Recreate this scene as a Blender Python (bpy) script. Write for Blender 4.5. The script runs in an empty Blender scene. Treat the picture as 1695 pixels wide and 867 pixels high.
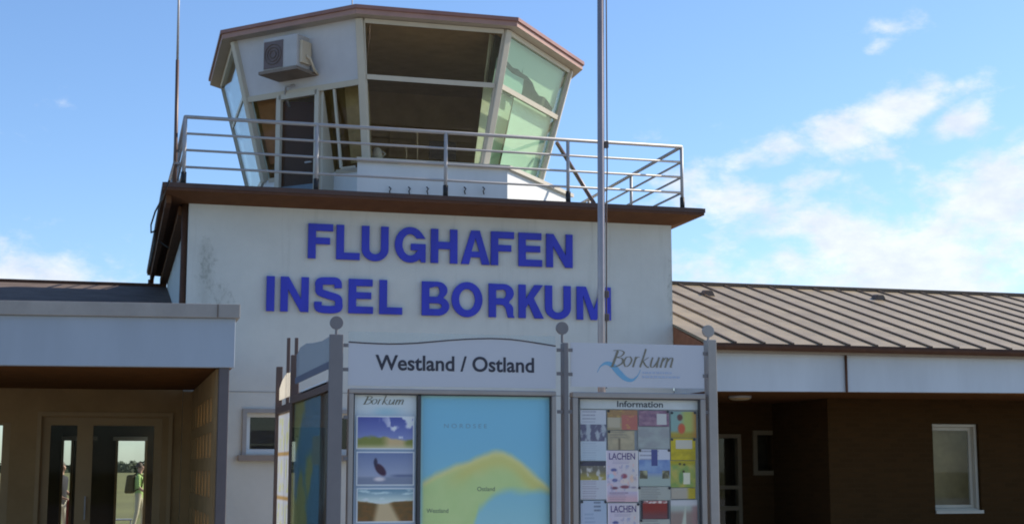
import bpy, bmesh, math, random
from mathutils import Vector, Matrix, noise
random.seed(7)
R = math.radians
sc = bpy.context.scene
C = sc.collection

# ------------------------------------------------------------------ camera
FPX, PITCH, YAW, EYE = 2427.0, R(8.02), R(15.15), 1.6
cam = bpy.data.cameras.new('camera')
cam.sensor_width = 36.0
cam.lens = 36.0 * FPX / 1695.0
cam.clip_start, cam.clip_end = 0.1, 6000
camo = bpy.data.objects.new('camera', cam)
C.objects.link(camo)
camo.location = (0, 0, EYE)
camo.rotation_euler = (R(90) + PITCH, 0, -YAW)
sc.camera = camo

# survey helpers: a sight line of the photograph met with a wall plane of the place
def ray(px, py):
    x = (px - 847.5) / FPX
    y = -(py - 433.5) / FPX
    f = math.cos(PITCH) - y * math.sin(PITCH)
    u = math.sin(PITCH) + y * math.cos(PITCH)
    return Vector((x * math.cos(YAW) + f * math.sin(YAW), -x * math.sin(YAW) + f * math.cos(YAW), u))
def onY(px, py, Y):
    r = ray(px, py)
    return Vector((0, 0, EYE)) + r * (Y / r.y)
def onX(px, py, X):
    r = ray(px, py)
    return Vector((0, 0, EYE)) + r * (X / r.x)
def onZ(px, py, Z):
    r = ray(px, py)
    return Vector((0, 0, EYE)) + r * ((Z - EYE) / r.z)
def onP(px, py, p, n):
    r = ray(px, py)
    o = Vector((0, 0, EYE))
    return o + r * ((Vector(p) - o).dot(n) / r.dot(n))

# ------------------------------------------------------------------ light
SUN_EL, SUN_AZ = R(36), R(82)          # azimuth measured from +Y towards +X
sun = bpy.data.lights.new('sun', 'SUN')
sun.energy = 4.2
sun.angle = R(0.53)
sun.color = (1.0, 0.90, 0.75)
suno = bpy.data.objects.new('sun', sun)
C.objects.link(suno)
sd = Vector((math.sin(SUN_AZ) * math.cos(SUN_EL), math.cos(SUN_AZ) * math.cos(SUN_EL), math.sin(SUN_EL)))
suno.rotation_euler = sd.to_track_quat('Z', 'Y').to_euler()
suno.location = sd * 60

W = bpy.data.worlds.new('World')
sc.world = W
W.use_nodes = True
wt = W.node_tree
wt.nodes.clear()
def wn(t, **k):
    n = wt.nodes.new(t)
    for a, b in k.items():
        setattr(n, a, b)
    return n
def wl(a, b):
    wt.links.new(a, b)
def wm(op, a, b=None, c=None, clamp=False):
    n = wn('ShaderNodeMath', operation=op, use_clamp=clamp)
    for i, q in enumerate((a, b, c)):
        if q is None:
            continue
        if isinstance(q, (int, float)):
            n.inputs[i].default_value = q
        else:
            wl(q, n.inputs[i])
    return n.outputs[0]
sky = wn('ShaderNodeTexSky', sky_type='NISHITA', sun_disc=False)
sky.sun_elevation, sky.sun_rotation = SUN_EL, SUN_AZ
sky.altitude, sky.air_density, sky.dust_density, sky.ozone_density = 0, 1.0, 0.5, 3.0
tc = wn('ShaderNodeTexCoord')
sep = wn('ShaderNodeSeparateXYZ')
wl(tc.outputs['Generated'], sep.inputs[0])
az = wm('ARCTAN2', sep.outputs[0], sep.outputs[1])
el = wm('ARCSINE', sep.outputs[2])
nz1 = wn('ShaderNodeTexNoise')
mp = wn('ShaderNodeMapping')
mp.inputs['Scale'].default_value = (1, 1, 1.8)
wl(tc.outputs['Generated'], mp.inputs[0])
wl(mp.outputs[0], nz1.inputs['Vector'])
nz1.inputs['Scale'].default_value = 13
nz1.inputs['Detail'].default_value = 9
nz1.inputs['Roughness'].default_value = 0.58
nz1.inputs['Distortion'].default_value = 0.4
def azel(px, py):
    r = ray(px, py).normalized()
    return math.atan2(r.x, r.y), math.asin(r.z)
# clouds: centre (sight line), half-length, half-height in px, tilt, weight
CL = [(1490, 186, 100, 50, 12, 1.35), (1400, 215, 120, 48, 20, 1.25), (1300, 250, 100, 34, 14, 1.1), (1215, 275, 70, 26, 8, 1.0), (1400, 262, 130, 26, 10, .85), (1590, 206, 75, 40, 8, 1.3), (1480, 35, 75, 32, 5, .7), (1458, 76, 42, 18, 10, .65),
      (1190, 325, 180, 60, 0, 1.25), (1320, 300, 130, 32, 6, .95), (1500, 430, 480, 135, 8, 1.32), (1650, 320, 200, 95, 18, 1.25), (1060, 215, 60, 30, 25, .4),
      (60, 455, 260, 45, -9, 1.15), (1240, 440, 200, 70, 0, .85), (1690, 190, 40, 25, 0, .6)]
acc = None
for px, py, a, b, rot, w in CL:
    a0, e0 = azel(px, py)
    da, de = wm('SUBTRACT', az, a0), wm('SUBTRACT', el, e0)
    cr, sr = math.cos(R(rot)), math.sin(R(rot))
    u = wm('ADD', wm('MULTIPLY', da, cr * FPX / a), wm('MULTIPLY', de, sr * FPX / a))
    v = wm('ADD', wm('MULTIPLY', da, -sr * FPX / b), wm('MULTIPLY', de, cr * FPX / b))
    d2 = wm('ADD', wm('MULTIPLY', u, u), wm('MULTIPLY', v, v))
    m = wm('MULTIPLY', wm('POWER', 2.718, wm('MULTIPLY', d2, -1.0)), w)
    acc = m if acc is None else wm('MAXIMUM', acc, m)
nzf = wn('ShaderNodeTexNoise')
wl(mp.outputs[0], nzf.inputs['Vector'])
nzf.inputs['Scale'].default_value = 42
nzf.inputs['Detail'].default_value = 7
nzf.inputs['Roughness'].default_value = 0.62
dens = wm('ADD', wm('ADD', acc, wm('MULTIPLY', wm('SUBTRACT', nz1.outputs['Fac'], 0.5), 2.4)), wm('MULTIPLY', wm('SUBTRACT', nzf.outputs['Fac'], 0.5), 1.3))
mr = wn('ShaderNodeMapRange', interpolation_type='SMOOTHSTEP')
mr.inputs['From Min'].default_value = 0.40
mr.inputs['From Max'].default_value = 1.25
wl(dens, mr.inputs['Value'])
nz2 = wn('ShaderNodeTexNoise')
wl(mp.outputs[0], nz2.inputs['Vector'])
nz2.inputs['Scale'].default_value = 30
nz2.inputs['Detail'].default_value = 6
nz2.inputs['Roughness'].default_value = 0.6
brk = wm('MULTIPLY_ADD', wm('SUBTRACT', nz2.outputs['Fac'], .5), 3.0, 0.55, clamp=True)
cfac = wm('MULTIPLY', mr.outputs[0], 0.90)
tint = wn('ShaderNodeMix', data_type='RGBA', blend_type='MULTIPLY')
tint.inputs[0].default_value = 1.0
tint.inputs[7].default_value = (0.86, 0.975, 1.12, 1)
wl(sky.outputs[0], tint.inputs[6])
mix = wn('ShaderNodeMix', data_type='RGBA')
shade = wn('ShaderNodeMix', data_type='RGBA')
shade.inputs[6].default_value = (4.5, 4.85, 5.5, 1)
shade.inputs[7].default_value = (5.75, 5.95, 6.2, 1)
wl(brk, shade.inputs[0])
wl(shade.outputs[2], mix.inputs[7])
wl(cfac, mix.inputs[0])
wl(tint.outputs[2], mix.inputs[6])
bg = wn('ShaderNodeBackground')
bg.inputs['Strength'].default_value = 0.11
wl(mix.outputs[2], bg.inputs['Color'])
wo = wn('ShaderNodeOutputWorld')
wl(bg.outputs[0], wo.inputs['Surface'])

sc.view_settings.view_transform = 'Standard'
sc.view_settings.look = 'None'
sc.view_settings.exposure = 0.68
sc.view_settings.gamma = 1.0
sc.view_settings.use_curve_mapping = False
sc.cycles.filter_width = 1.9
sc.cycles.max_bounces = 10
sc.cycles.transparent_max_bounces = 24

# ------------------------------------------------------------------ materials
def lin(c):
    c /= 255.0
    return c / 12.92 if c <= 0.04045 else ((c + 0.055) / 1.055) ** 2.4
def alb(r, g, b, ill=0.44):
    return tuple(min(0.88, lin(v) / ill * k) for v, k in ((r, 1.10), (g, 1.0), (b, .76))) + (1,)
def mat(name, col, rough=0.6, metal=0.0, spec=0.4, var=0.12, scale=3.0, bump=0.0, bscale=60.0, streak=False):
    m = bpy.data.materials.new(name)
    m.use_nodes = True
    nt = m.node_tree
    b = nt.nodes['Principled BSDF']
    b.inputs['Roughness'].default_value = rough
    b.inputs['Metallic'].default_value = metal
    b.inputs['Specular IOR Level'].default_value = spec
    t = nt.nodes.new('ShaderNodeTexCoord')
    n = nt.nodes.new('ShaderNodeTexNoise')
    n.inputs['Scale'].default_value = scale
    n.inputs['Detail'].default_value = 6
    n.inputs['Roughness'].default_value = 0.65
    mpn = nt.nodes.new('ShaderNodeMapping')
    mpn.inputs['Scale'].default_value = (1, 1, 0.25) if streak else (1, 1, 1)
    nt.links.new(t.outputs['Object'], mpn.inputs[0])
    nt.links.new(mpn.outputs[0], n.inputs['Vector'])
    rp = nt.nodes.new('ShaderNodeMapRange')
    rp.inputs['From Min'].default_value = 0.3
    rp.inputs['From Max'].default_value = 0.7
    rp.inputs['To Min'].default_value = 1 - var
    rp.inputs['To Max'].default_value = 1 + var
    nt.links.new(n.outputs['Fac'], rp.inputs['Value'])
    mx = nt.nodes.new('ShaderNodeVectorMath')
    mx.operation = 'SCALE'
    mx.inputs[0].default_value = col[:3]
    nt.links.new(rp.outputs[0], mx.inputs['Scale'])
    nt.links.new(mx.outputs[0], b.inputs['Base Color'])
    if bump:
        n2 = nt.nodes.new('ShaderNodeTexNoise')
        n2.inputs['Scale'].default_value = bscale
        n2.inputs['Detail'].default_value = 4
        nt.links.new(t.outputs['Object'], n2.inputs['Vector'])
        bp = nt.nodes.new('ShaderNodeBump')
        bp.inputs['Strength'].default_value = bump
        bp.inputs['Distance'].default_value = 0.02
        nt.links.new(n2.outputs['Fac'], bp.inputs['Height'])
        nt.links.new(bp.outputs[0], b.inputs['Normal'])
    return m

def glass(name, tint=(0.9, 0.95, 0.93), refl=1.0, ior=1.45):
    m = bpy.data.materials.new(name)
    m.use_nodes = True
    nt = m.node_tree
    nt.nodes.clear()
    o = nt.nodes.new('ShaderNodeOutputMaterial')
    tr = nt.nodes.new('ShaderNodeBsdfTransparent')
    tr.inputs[0].default_value = (*tint, 1)
    gl = nt.nodes.new('ShaderNodeBsdfGlossy')
    gl.inputs['Roughness'].default_value = 0.02
    gl.inputs['Color'].default_value = (refl, refl, refl, 1)
    lw_ = nt.nodes.new('ShaderNodeLayerWeight')          # Schlick, the same from both sides of the sheet
    lw_.inputs['Blend'].default_value = 0.5
    pw = nt.nodes.new('ShaderNodeMath')
    pw.operation = 'POWER'
    pw.inputs[1].default_value = 5.0
    nt.links.new(lw_.outputs['Facing'], pw.inputs[0])
    fr = nt.nodes.new('ShaderNodeMath')
    fr.operation = 'MULTIPLY_ADD'
    f0 = ((ior - 1) / (ior + 1)) ** 2
    fr.inputs[1].default_value = 1 - f0
    fr.inputs[2].default_value = f0
    nt.links.new(pw.outputs[0], fr.inputs[0])
    mx = nt.nodes.new('ShaderNodeMixShader')
    nt.links.new(fr.outputs[0], mx.inputs[0])
    nt.links.new(tr.outputs[0], mx.inputs[1])
    nt.links.new(gl.outputs[0], mx.inputs[2])
    nt.links.new(mx.outputs[0], o.inputs[0])
    return m

def frosted(name, col, trans=0.5, clear=0.0):
    """white acrylic / paper: part diffuse, part translucent, part clear"""
    m = bpy.data.materials.new(name)
    m.use_nodes = True
    nt = m.node_tree
    nt.nodes.clear()
    o = nt.nodes.new('ShaderNodeOutputMaterial')
    d = nt.nodes.new('ShaderNodeBsdfDiffuse')
    d.inputs[0].default_value = (*col, 1)
    t = nt.nodes.new('ShaderNodeBsdfTranslucent')
    t.inputs[0].default_value = (*col, 1)
    a = nt.nodes.new('ShaderNodeMixShader')
    a.inputs[0].default_value = trans
    nt.links.new(d.outputs[0], a.inputs[1])
    nt.links.new(t.outputs[0], a.inputs[2])
    p = nt.nodes.new('ShaderNodeBsdfTransparent')
    p.inputs[0].default_value = (*[min(1, c * 1.15) for c in col], 1)
    b = nt.nodes.new('ShaderNodeMixShader')
    b.inputs[0].default_value = clear
    nt.links.new(a.outputs[0], b.inputs[1])
    nt.links.new(p.outputs[0], b.inputs[2])
    nt.links.new(b.outputs[0], o.inputs[0])
    return m

def printed(name, trans=0.0):
    m = bpy.data.materials.new(name)
    m.use_nodes = True
    nt = m.node_tree
    b = nt.nodes['Principled BSDF']
    a = nt.nodes.new('ShaderNodeVertexColor')
    a.layer_name = 'print'
    nt.links.new(a.outputs[0], b.inputs['Base Color'])
    b.inputs['Roughness'].default_value = 0.45
    b.inputs['Specular IOR Level'].default_value = 0.3
    if trans:
        o = nt.nodes['Material Output']
        t = nt.nodes.new('ShaderNodeBsdfTranslucent')
        nt.links.new(a.outputs[0], t.inputs[0])
        x = nt.nodes.new('ShaderNodeMixShader')
        x.inputs[0].default_value = trans
        nt.links.new(b.outputs[0], x.inputs[1])
        nt.links.new(t.outputs[0], x.inputs[2])
        nt.links.new(x.outputs[0], o.inputs[0])
    return m

def render_wall(name):
    """painted render of the tower: off-white with grime patches near both front corners and faint runs under the eave"""
    m = mat(name, (0.60, 0.61, 0.565), 0.8, var=0.07, scale=1.4, bump=0.25, bscale=90)
    nt = m.node_tree
    b = nt.nodes['Principled BSDF']
    src = b.inputs['Base Color'].links[0].from_socket
    t = nt.nodes.new('ShaderNodeTexCoord')
    s = nt.nodes.new('ShaderNodeSeparateXYZ')
    nt.links.new(t.outputs['Object'], s.inputs[0])
    def mm(op, a, c=None, clamp=False):
        n = nt.nodes.new('ShaderNodeMath')
        n.operation = op
        n.use_clamp = clamp
        for i, q in enumerate((a, c)):
            if q is None:
                continue
            if isinstance(q, (int, float)):
                n.inputs[i].default_value = q
            else:
                nt.links.new(q, n.inputs[i])
        return n.outputs[0]
    def nz(scale, sz=1.0, det=6):
        mpn = nt.nodes.new('ShaderNodeMapping')
        mpn.inputs['Scale'].default_value = (1, 1, sz)
        nt.links.new(t.outputs['Object'], mpn.inputs[0])
        n = nt.nodes.new('ShaderNodeTexNoise')
        n.inputs['Scale'].default_value = scale
        n.inputs['Detail'].default_value = det
        n.inputs['Roughness'].default_value = 0.7
        nt.links.new(mpn.outputs[0], n.inputs['Vector'])
        return n.outputs['Fac']
    def blob(x0, z0, a, c):
        u = mm('MULTIPLY', mm('SUBTRACT', s.outputs[0], x0), 1 / a)
        v = mm('MULTIPLY', mm('SUBTRACT', s.outputs[2], z0), 1 / c)
        return mm('POWER', 2.718, mm('MULTIPLY', mm('ADD', mm('MULTIPLY', u, u), mm('MULTIPLY', v, v)), -1.0))
    mask = mm('MAXIMUM', blob(1.14, 4.25, .20, .75), mm('MAXIMUM', blob(7.86, 4.15, .13, .95), mm('MULTIPLY', blob(1.35, 3.9, .35, .5), .8)))
    g1 = mm('MULTIPLY', mm('SUBTRACT', mm('ADD', mm('MULTIPLY', mask, .75), mm('MULTIPLY', nz(16, .55, 8), 1.9)), 1.50), 3.2, True)
    g2 = mm('MULTIPLY', mm('SUBTRACT', mm('ADD', mm('MULTIPLY', mask, .5), nz(3.2, .5)), .80), 1.2, True)
    grime = mm('MAXIMUM', mm('MULTIPLY', g1, .8), g2)
    runs = mm('MULTIPLY', mm('SUBTRACT', nz(7.5, .05), .55), 1.5, True)
    runs = mm('MULTIPLY', runs, mm('MULTIPLY', mm('SUBTRACT', s.outputs[2], 2.6), .38, True))
    fac = mm('MAXIMUM', mm('MULTIPLY', grime, .62), runs)
    mx = nt.nodes.new('ShaderNodeMix')
    mx.data_type = 'RGBA'
    nt.links.new(fac, mx.inputs[0])
    nt.links.new(src, mx.inputs[6])
    mx.inputs[7].default_value = (0.16, 0.17, 0.13, 1)
    nt.links.new(mx.outputs[2], b.inputs['Base Color'])
    return m

def brick(name, c1, c2, mortar):
    m = bpy.data.materials.new(name)
    m.use_nodes = True
    nt = m.node_tree
    b = nt.nodes['Principled BSDF']
    t = nt.nodes.new('ShaderNodeTexCoord')
    s = nt.nodes.new('ShaderNodeSeparateXYZ')
    nt.links.new(t.outputs['Object'], s.inputs[0])
    ad = nt.nodes.new('ShaderNodeMath')
    nt.links.new(s.outputs[0], ad.inputs[0])
    nt.links.new(s.outputs[1], ad.inputs[1])
    cb = nt.nodes.new('ShaderNodeCombineXYZ')
    nt.links.new(ad.outputs[0], cb.inputs[0])
    nt.links.new(s.outputs[2], cb.inputs[1])
    k = nt.nodes.new('ShaderNodeTexBrick')
    nt.links.new(cb.outputs[0], k.inputs['Vector'])
    k.inputs['Color1'].default_value = (*c1, 1)
    k.inputs['Color2'].default_value = (*c2, 1)
    k.inputs['Mortar'].default_value = (*mortar, 1)
    k.inputs['Scale'].default_value = 1.0
    k.inputs['Brick Width'].default_value = 0.25
    k.inputs['Row Height'].default_value = 0.077
    k.inputs['Mortar Size'].default_value = 0.011
    nt.links.new(k.outputs['Color'], b.inputs['Base Color'])
    bp = nt.nodes.new('ShaderNodeBump')
    bp.inputs['Strength'].default_value = 0.5
    bp.inputs['Distance'].default_value = 0.01
    bp.invert = True
    nt.links.new(k.outputs['Fac'], bp.inputs['Height'])
    nt.links.new(bp.outputs[0], b.inputs['Normal'])
    b.inputs['Roughness'].default_value = 0.95
    b.inputs['Specular IOR Level'].default_value = 0.06
    return m

M = {}
M['tower'] = render_wall('white_render')
M['white'] = mat('white_paint', (.66, .67, .66), .55, var=.06, scale=2, streak=True)
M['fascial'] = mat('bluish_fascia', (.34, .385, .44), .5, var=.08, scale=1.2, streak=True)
M['fascia'] = mat('white_fascia', (.50, .54, .57), .5, var=.10, scale=1.2, streak=True)
M['frame'] = mat('grey_window_frame', (.53, .48, .385), .45, var=.06)
M['brown'] = mat('brown_metal', (.10, .046, .026), .6, spec=.2, var=.2, scale=4)
M['soffit'] = mat('brown_soffit', (.14, .068, .034), .8, spec=.1, var=.15, scale=5)
M['dsoffit'] = mat('dark_wood_soffit', (.16, .066, .02), .8, spec=.1, var=.2, scale=5)
M['cabsoffit'] = mat('beige_soffit', (.42, .36, .29), .6, var=.08)
M['redbrown'] = mat('red_brown_board', (.30, .115, .05), .6, var=.2, scale=6)
M['rail'] = mat('galvanised_rail', (.36, .345, .34), .5, .1, var=.1, scale=8)
M['black'] = mat('black_rubber', (.02, .018, .018), .6)
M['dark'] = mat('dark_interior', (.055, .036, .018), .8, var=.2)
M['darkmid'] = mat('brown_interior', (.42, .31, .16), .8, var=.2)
M['deck'] = mat('roof_felt', (.12, .115, .11), .9, var=.2, bump=.4)
M['roofmetal'] = mat('beige_sheet_metal', (.285, .225, .142), .5, .0, .4, var=.20, scale=2.2)
M['seam'] = mat('dark_seam', (.125, .085, .055), .5, var=.15)
M['greyroof'] = mat('grey_brown_sheet', (.155, .118, .098), .9, spec=.08, var=.22, scale=3)
M['coping'] = mat('grey_zinc_coping', (.30, .275, .25), .55, .0, .5, var=.14, scale=2.5)
M['post'] = mat('mauve_grey_post', (.105, .088, .09), .5, var=.1)
M['porchwall'] = mat('ochre_wall', (.33, .215, .105), .85, spec=.1, var=.14, scale=2)
M['porchframe'] = mat('beige_door_frame', (.35, .235, .115), .6, var=.08)
M['blue'] = mat('blue_letter', (.036, .046, .46), .5, var=.16, scale=2.5, streak=True)
M['kgrey'] = mat('grey_powdercoat', (.165, .155, .16), .45, .15, var=.08, scale=5)
M['klight'] = mat('pale_anodised', (.30, .275, .255), .4, .25, var=.08, scale=6)
M['kbrown'] = mat('brown_anodised', (.12, .075, .06), .45, .2, var=.1)
M['sealing'] = mat('case_seal', (.05, .05, .055), .5)
M['hdr'] = frosted('white_acrylic', (.60, .62, .66), .18, .04)
M['hdrclear'] = frosted('clear_acrylic', (.42, .47, .52), .08, .55)
M['hdrmid'] = frosted('tinted_acrylic', (.20, .22, .28), .05, .25)
M['ink'] = mat('black_ink', (.035, .035, .05), .5, var=.02)
M['inkgrey'] = mat('grey_ink', (.19, .175, .13), .5, var=.02)
M['inkblue'] = mat('wave_blue_ink', (.17, .38, .55), .5, var=.04)
M['inkpale'] = mat('pale_blue_ink', (.38, .45, .58), .5, var=.03)
M['inkmap'] = mat('map_label_ink', (.10, .13, .12), .5, var=.03)
M['inkwhite'] = mat('map_sea_ink', (.22, .36, .47), .5, var=.03)
M['inkpurple'] = mat('purple_ink', (.10, .06, .20), .5, var=.05)
M['print'] = printed('printed_paper')
M['printback'] = printed('backlit_paper', .55)
M['glass'] = glass('clear_glass', (.94, .96, .95), .8, 1.4)
M['doorglass'] = glass('door_glass', (.94, .95, .93), .3, 1.3)
M['caseglass'] = glass('case_glass', (.97, .98, .98), .7, 1.25)
M['greenglass'] = glass('green_tinted_glass', (.90, .985, .93), .8, 1.25)
M['brownglass'] = glass('bronze_glass', (.88, .84, .76), .8, 1.38)
M['blind'] = frosted('pale_green_blind', (.80, .86, .77), .42, 0)
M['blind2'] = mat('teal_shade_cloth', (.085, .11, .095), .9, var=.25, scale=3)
M['bluepanel'] = mat('blue_grey_panel', (.12, .17, .22), .5)
M['acwhite'] = mat('aircon_casing', (.47, .45, .43), .5, var=.08)
M['acgrille'] = mat('aircon_grille', (.15, .11, .105), .6)
M['acside'] = mat('aircon_cream', (.60, .50, .36), .5, var=.1)
M['acbracket'] = mat('aircon_tray', (.22, .17, .13), .6, var=.2)
M['pole'] = mat('flagpole_metal', (.34, .29, .28), .35, .5, var=.1)
M['rope'] = mat('halyard_rope', (.10, .08, .08), .8)
M['brick'] = brick('dark_brick', (.062, .031, .011), (.050, .026, .0095), (.058, .031, .0125))
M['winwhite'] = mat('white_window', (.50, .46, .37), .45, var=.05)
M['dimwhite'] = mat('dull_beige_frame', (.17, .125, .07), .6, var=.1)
M['lampglass'] = mat('lamp_cover', (.42, .30, .16), .3)
M['paving'] = mat('concrete_paving', (.30, .28, .25), .85, var=.14, scale=1.0, bump=.3)
M['grass'] = mat('mown_grass', (.16, .15, .045), .9, var=.3, scale=.08, bump=.4, bscale=3)
M['tree'] = mat('treeline_leaves', (.035, .05, .022), .8, var=.4, scale=.15)
M['skin'] = mat('skin', (.45, .27, .19), .5)
M['hair'] = mat('brown_hair', (.08, .05, .03), .6)
M['lime'] = mat('lime_shirt', (.36, .50, .17), .8)
M['khaki'] = mat('pale_trousers', (.52, .46, .32), .8)
M['pack'] = mat('olive_backpack', (.07, .05, .02), .8)
M['navy'] = mat('dark_jacket', (.03, .028, .035), .8)
M['cream'] = mat('cream_trousers', (.60, .55, .45), .8)
M['shoe'] = mat('shoe_leather', (.03, .02, .015), .5)
M['redcase'] = mat('red_suitcase', (.22, .02, .012), .4)
M['greychair'] = mat('grey_chair', (.28, .28, .30), .5)

# ------------------------------------------------------------------ mesh building
class MB:
    def __init__(s):
        s.v, s.f, s.m = [], [], []
    def add(s, vs, fs, mi=0):
        o = len(s.v)
        s.v += [tuple(v) for v in vs]
        s.f += [tuple(i + o for i in f) for f in fs]
        s.m += [mi] * len(fs)
        return s
    def hexa(s, p, mi=0):          # bottom ring 0-3, top ring 4-7
        return s.add(p, [(0, 3, 2, 1), (4, 5, 6, 7), (0, 1, 5, 4), (1, 2, 6, 5), (2, 3, 7, 6), (3, 0, 4, 7)], mi)
    def box(s, x0, x1, y0, y1, z0, z1, mi=0):
        return s.hexa([(x0, y0, z0), (x1, y0, z0), (x1, y1, z0), (x0, y1, z0), (x0, y0, z1), (x1, y0, z1), (x1, y1, z1), (x0, y1, z1)], mi)
    def beam(s, p, q, w, d, nrm, mi=0):
        """bar p-q, w across, d along nrm"""
        p, q, n = Vector(p), Vector(q), Vector(nrm)
        t = (q - p).normalized()
        n = (n - t * n.dot(t)).normalized()
        a = t.cross(n) * (w / 2)
        b = n * (d / 2)
        return s.hexa([p - a - b, p + a - b, p + a + b, p - a + b, q - a - b, q + a - b, q + a + b, q - a + b], mi)
    def prism(s, poly, vec, mi=0):
        n = len(poly)
        vec = Vector(vec)
        a = [Vector(p) for p in poly]
        fs = [tuple(range(n))[::-1], tuple(range(n, 2 * n))] + [(i, (i + 1) % n, n + (i + 1) % n, n + i) for i in range(n)]
        return s.add(a + [p + vec for p in a], fs, mi)
    def tube(s, path, r, n=8, mi=0):
        P = [Vector(p) for p in path]
        rs = r if isinstance(r, (list, tuple)) else [r] * len(P)
        vs, fs = [], []
        a = None
        for i, p in enumerate(P):
            t = (P[min(i + 1, len(P) - 1)] - P[max(i - 1, 0)]).normalized()
            if a is None:
                a = t.orthogonal().normalized()
            a = (a - t * a.dot(t)).normalized()
            b = t.cross(a)
            for k in range(n):
                w = 2 * math.pi * k / n
                vs.append(p + (a * math.cos(w) + b * math.sin(w)) * rs[i])
        for i in range(len(P) - 1):
            for k in range(n):
                fs.append((i * n + k, i * n + (k + 1) % n, (i + 1) * n + (k + 1) % n, (i + 1) * n + k))
        fs.append(tuple(range(n))[::-1])
        fs.append(tuple((len(P) - 1) * n + k for k in range(n)))
        return s.add(vs, fs, mi)
    def disc(s, c, r, th, n=28, mi=0):      # upright disc facing Y
        return s.prism([(c[0] + r * math.cos(2 * math.pi * k / n), c[1] - th / 2, c[2] + r * math.sin(2 * math.pi * k / n)) for k in range(n)], (0, th, 0), mi)
    def wall(s, x0, x1, y0, y1, z0, z1, holes=(), mi=0):
        """wall slab along X with rectangular holes (hx0,hx1,hz0,hz1)"""
        xs = sorted({x0, x1, *[h[0] for h in holes], *[h[1] for h in holes]})
        zs = sorted({z0, z1, *[h[2] for h in holes], *[h[3] for h in holes]})
        xs = [x for x in xs if x0 <= x <= x1]
        zs = [z for z in zs if z0 <= z <= z1]
        for i in range(len(xs) - 1):
            for j in range(len(zs) - 1):
                cx, cz = (xs[i] + xs[i + 1]) / 2, (zs[j] + zs[j + 1]) / 2
                if any(h[0] < cx < h[1] and h[2] < cz < h[3] for h in holes):
                    continue
                s.box(xs[i], xs[i + 1], y0, y1, zs[j], zs[j + 1], mi)
        return s
    def frame(s, x0, x1, y0, y1, z0, z1, w, mi=0, sides='lrtb'):
        if 't' in sides: s.box(x0, x1, y0, y1, z1 - w, z1, mi)
        if 'b' in sides: s.box(x0, x1, y0, y1, z0, z0 + w, mi)
        zb = z0 + w if 'b' in sides else z0
        zt = z1 - w if 't' in sides else z1
        if 'l' in sides: s.box(x0, x0 + w, y0, y1, zb, zt, mi)
        if 'r' in sides: s.box(x1 - w, x1, y0, y1, zb, zt, mi)
        return s
    def build(s, name, mats, parent=None, smooth=False, bevel=0.0, weld=False):
        me = bpy.data.meshes.new(name)
        me.from_pydata(s.v, [], s.f)
        for m in (mats if isinstance(mats, (list, tuple)) else [mats]):
            me.materials.append(M[m] if isinstance(m, str) else m)
        me.polygons.foreach_set('material_index', s.m)
        bm = bmesh.new()
        bm.from_mesh(me)
        if weld:
            bmesh.ops.remove_doubles(bm, verts=bm.verts, dist=1e-4)
        bmesh.ops.recalc_face_normals(bm, faces=bm.faces)
        bm.to_mesh(me)
        bm.free()
        if smooth:
            me.polygons.foreach_set('use_smooth', [True] * len(me.polygons))
        o = bpy.data.objects.new(name, me)
        C.objects.link(o)
        if bevel:
            b = o.modifiers.new('edge', 'BEVEL')
            b.width, b.segments, b.limit_method = bevel, 2, 'ANGLE'
            b.harden_normals = False
        adopt(o, parent)
        return o

def adopt(o, parent):
    if parent is None:
        return
    o.parent = parent
    if parent.parent is None and parent.type == 'EMPTY':
        o.matrix_parent_inverse = Matrix.Translation(parent.location).inverted()

def thing(name, loc, label, cat, group=None):
    o = bpy.data.objects.new(name, None)
    o.empty_display_size = 0.2
    o.location = loc
    C.objects.link(o)
    return tag(o, label, cat, group)
def tag(o, label, cat, group=None):
    o['label'], o['category'] = label, cat
    if group:
        o['group'] = group
    return o
def struct(o, kind='structure'):
    o['kind'] = kind
    return o

_dg = None
def text_mesh(body, x0, x1, z0, z1, y, m, parent, name='lettering', bold=0.0, th=0.001, ax='Y'):
    """words set as real lettering, fitted to a rectangle on an upright board"""
    cu = bpy.data.curves.new('t', 'FONT')
    cu.body = body
    cu.offset = bold
    cu.extrude = 0.0
    cu.resolution_u = 6
    ob = bpy.data.objects.new('t', cu)
    C.objects.link(ob)
    dg = bpy.context.evaluated_depsgraph_get()
    me = bpy.data.meshes.new_from_object(ob.evaluated_get(dg))
    bpy.data.objects.remove(ob)
    xs = [v.co.x for v in me.vertices]
    ys = [v.co.y for v in me.vertices]
    a, b, c, d = min(xs), max(xs), min(ys), max(ys)
    for v in me.vertices:
        u, w = (v.co.x - a) / (b - a), (v.co.y - c) / (d - c)
        v.co = (x0 + u * (x1 - x0), y, z0 + w * (z1 - z0))
    me.materials.clear()
    me.materials.append(M[m])
    o = bpy.data.objects.new(name, me)
    C.objects.link(o)
    adopt(o, parent)
    return o

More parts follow.
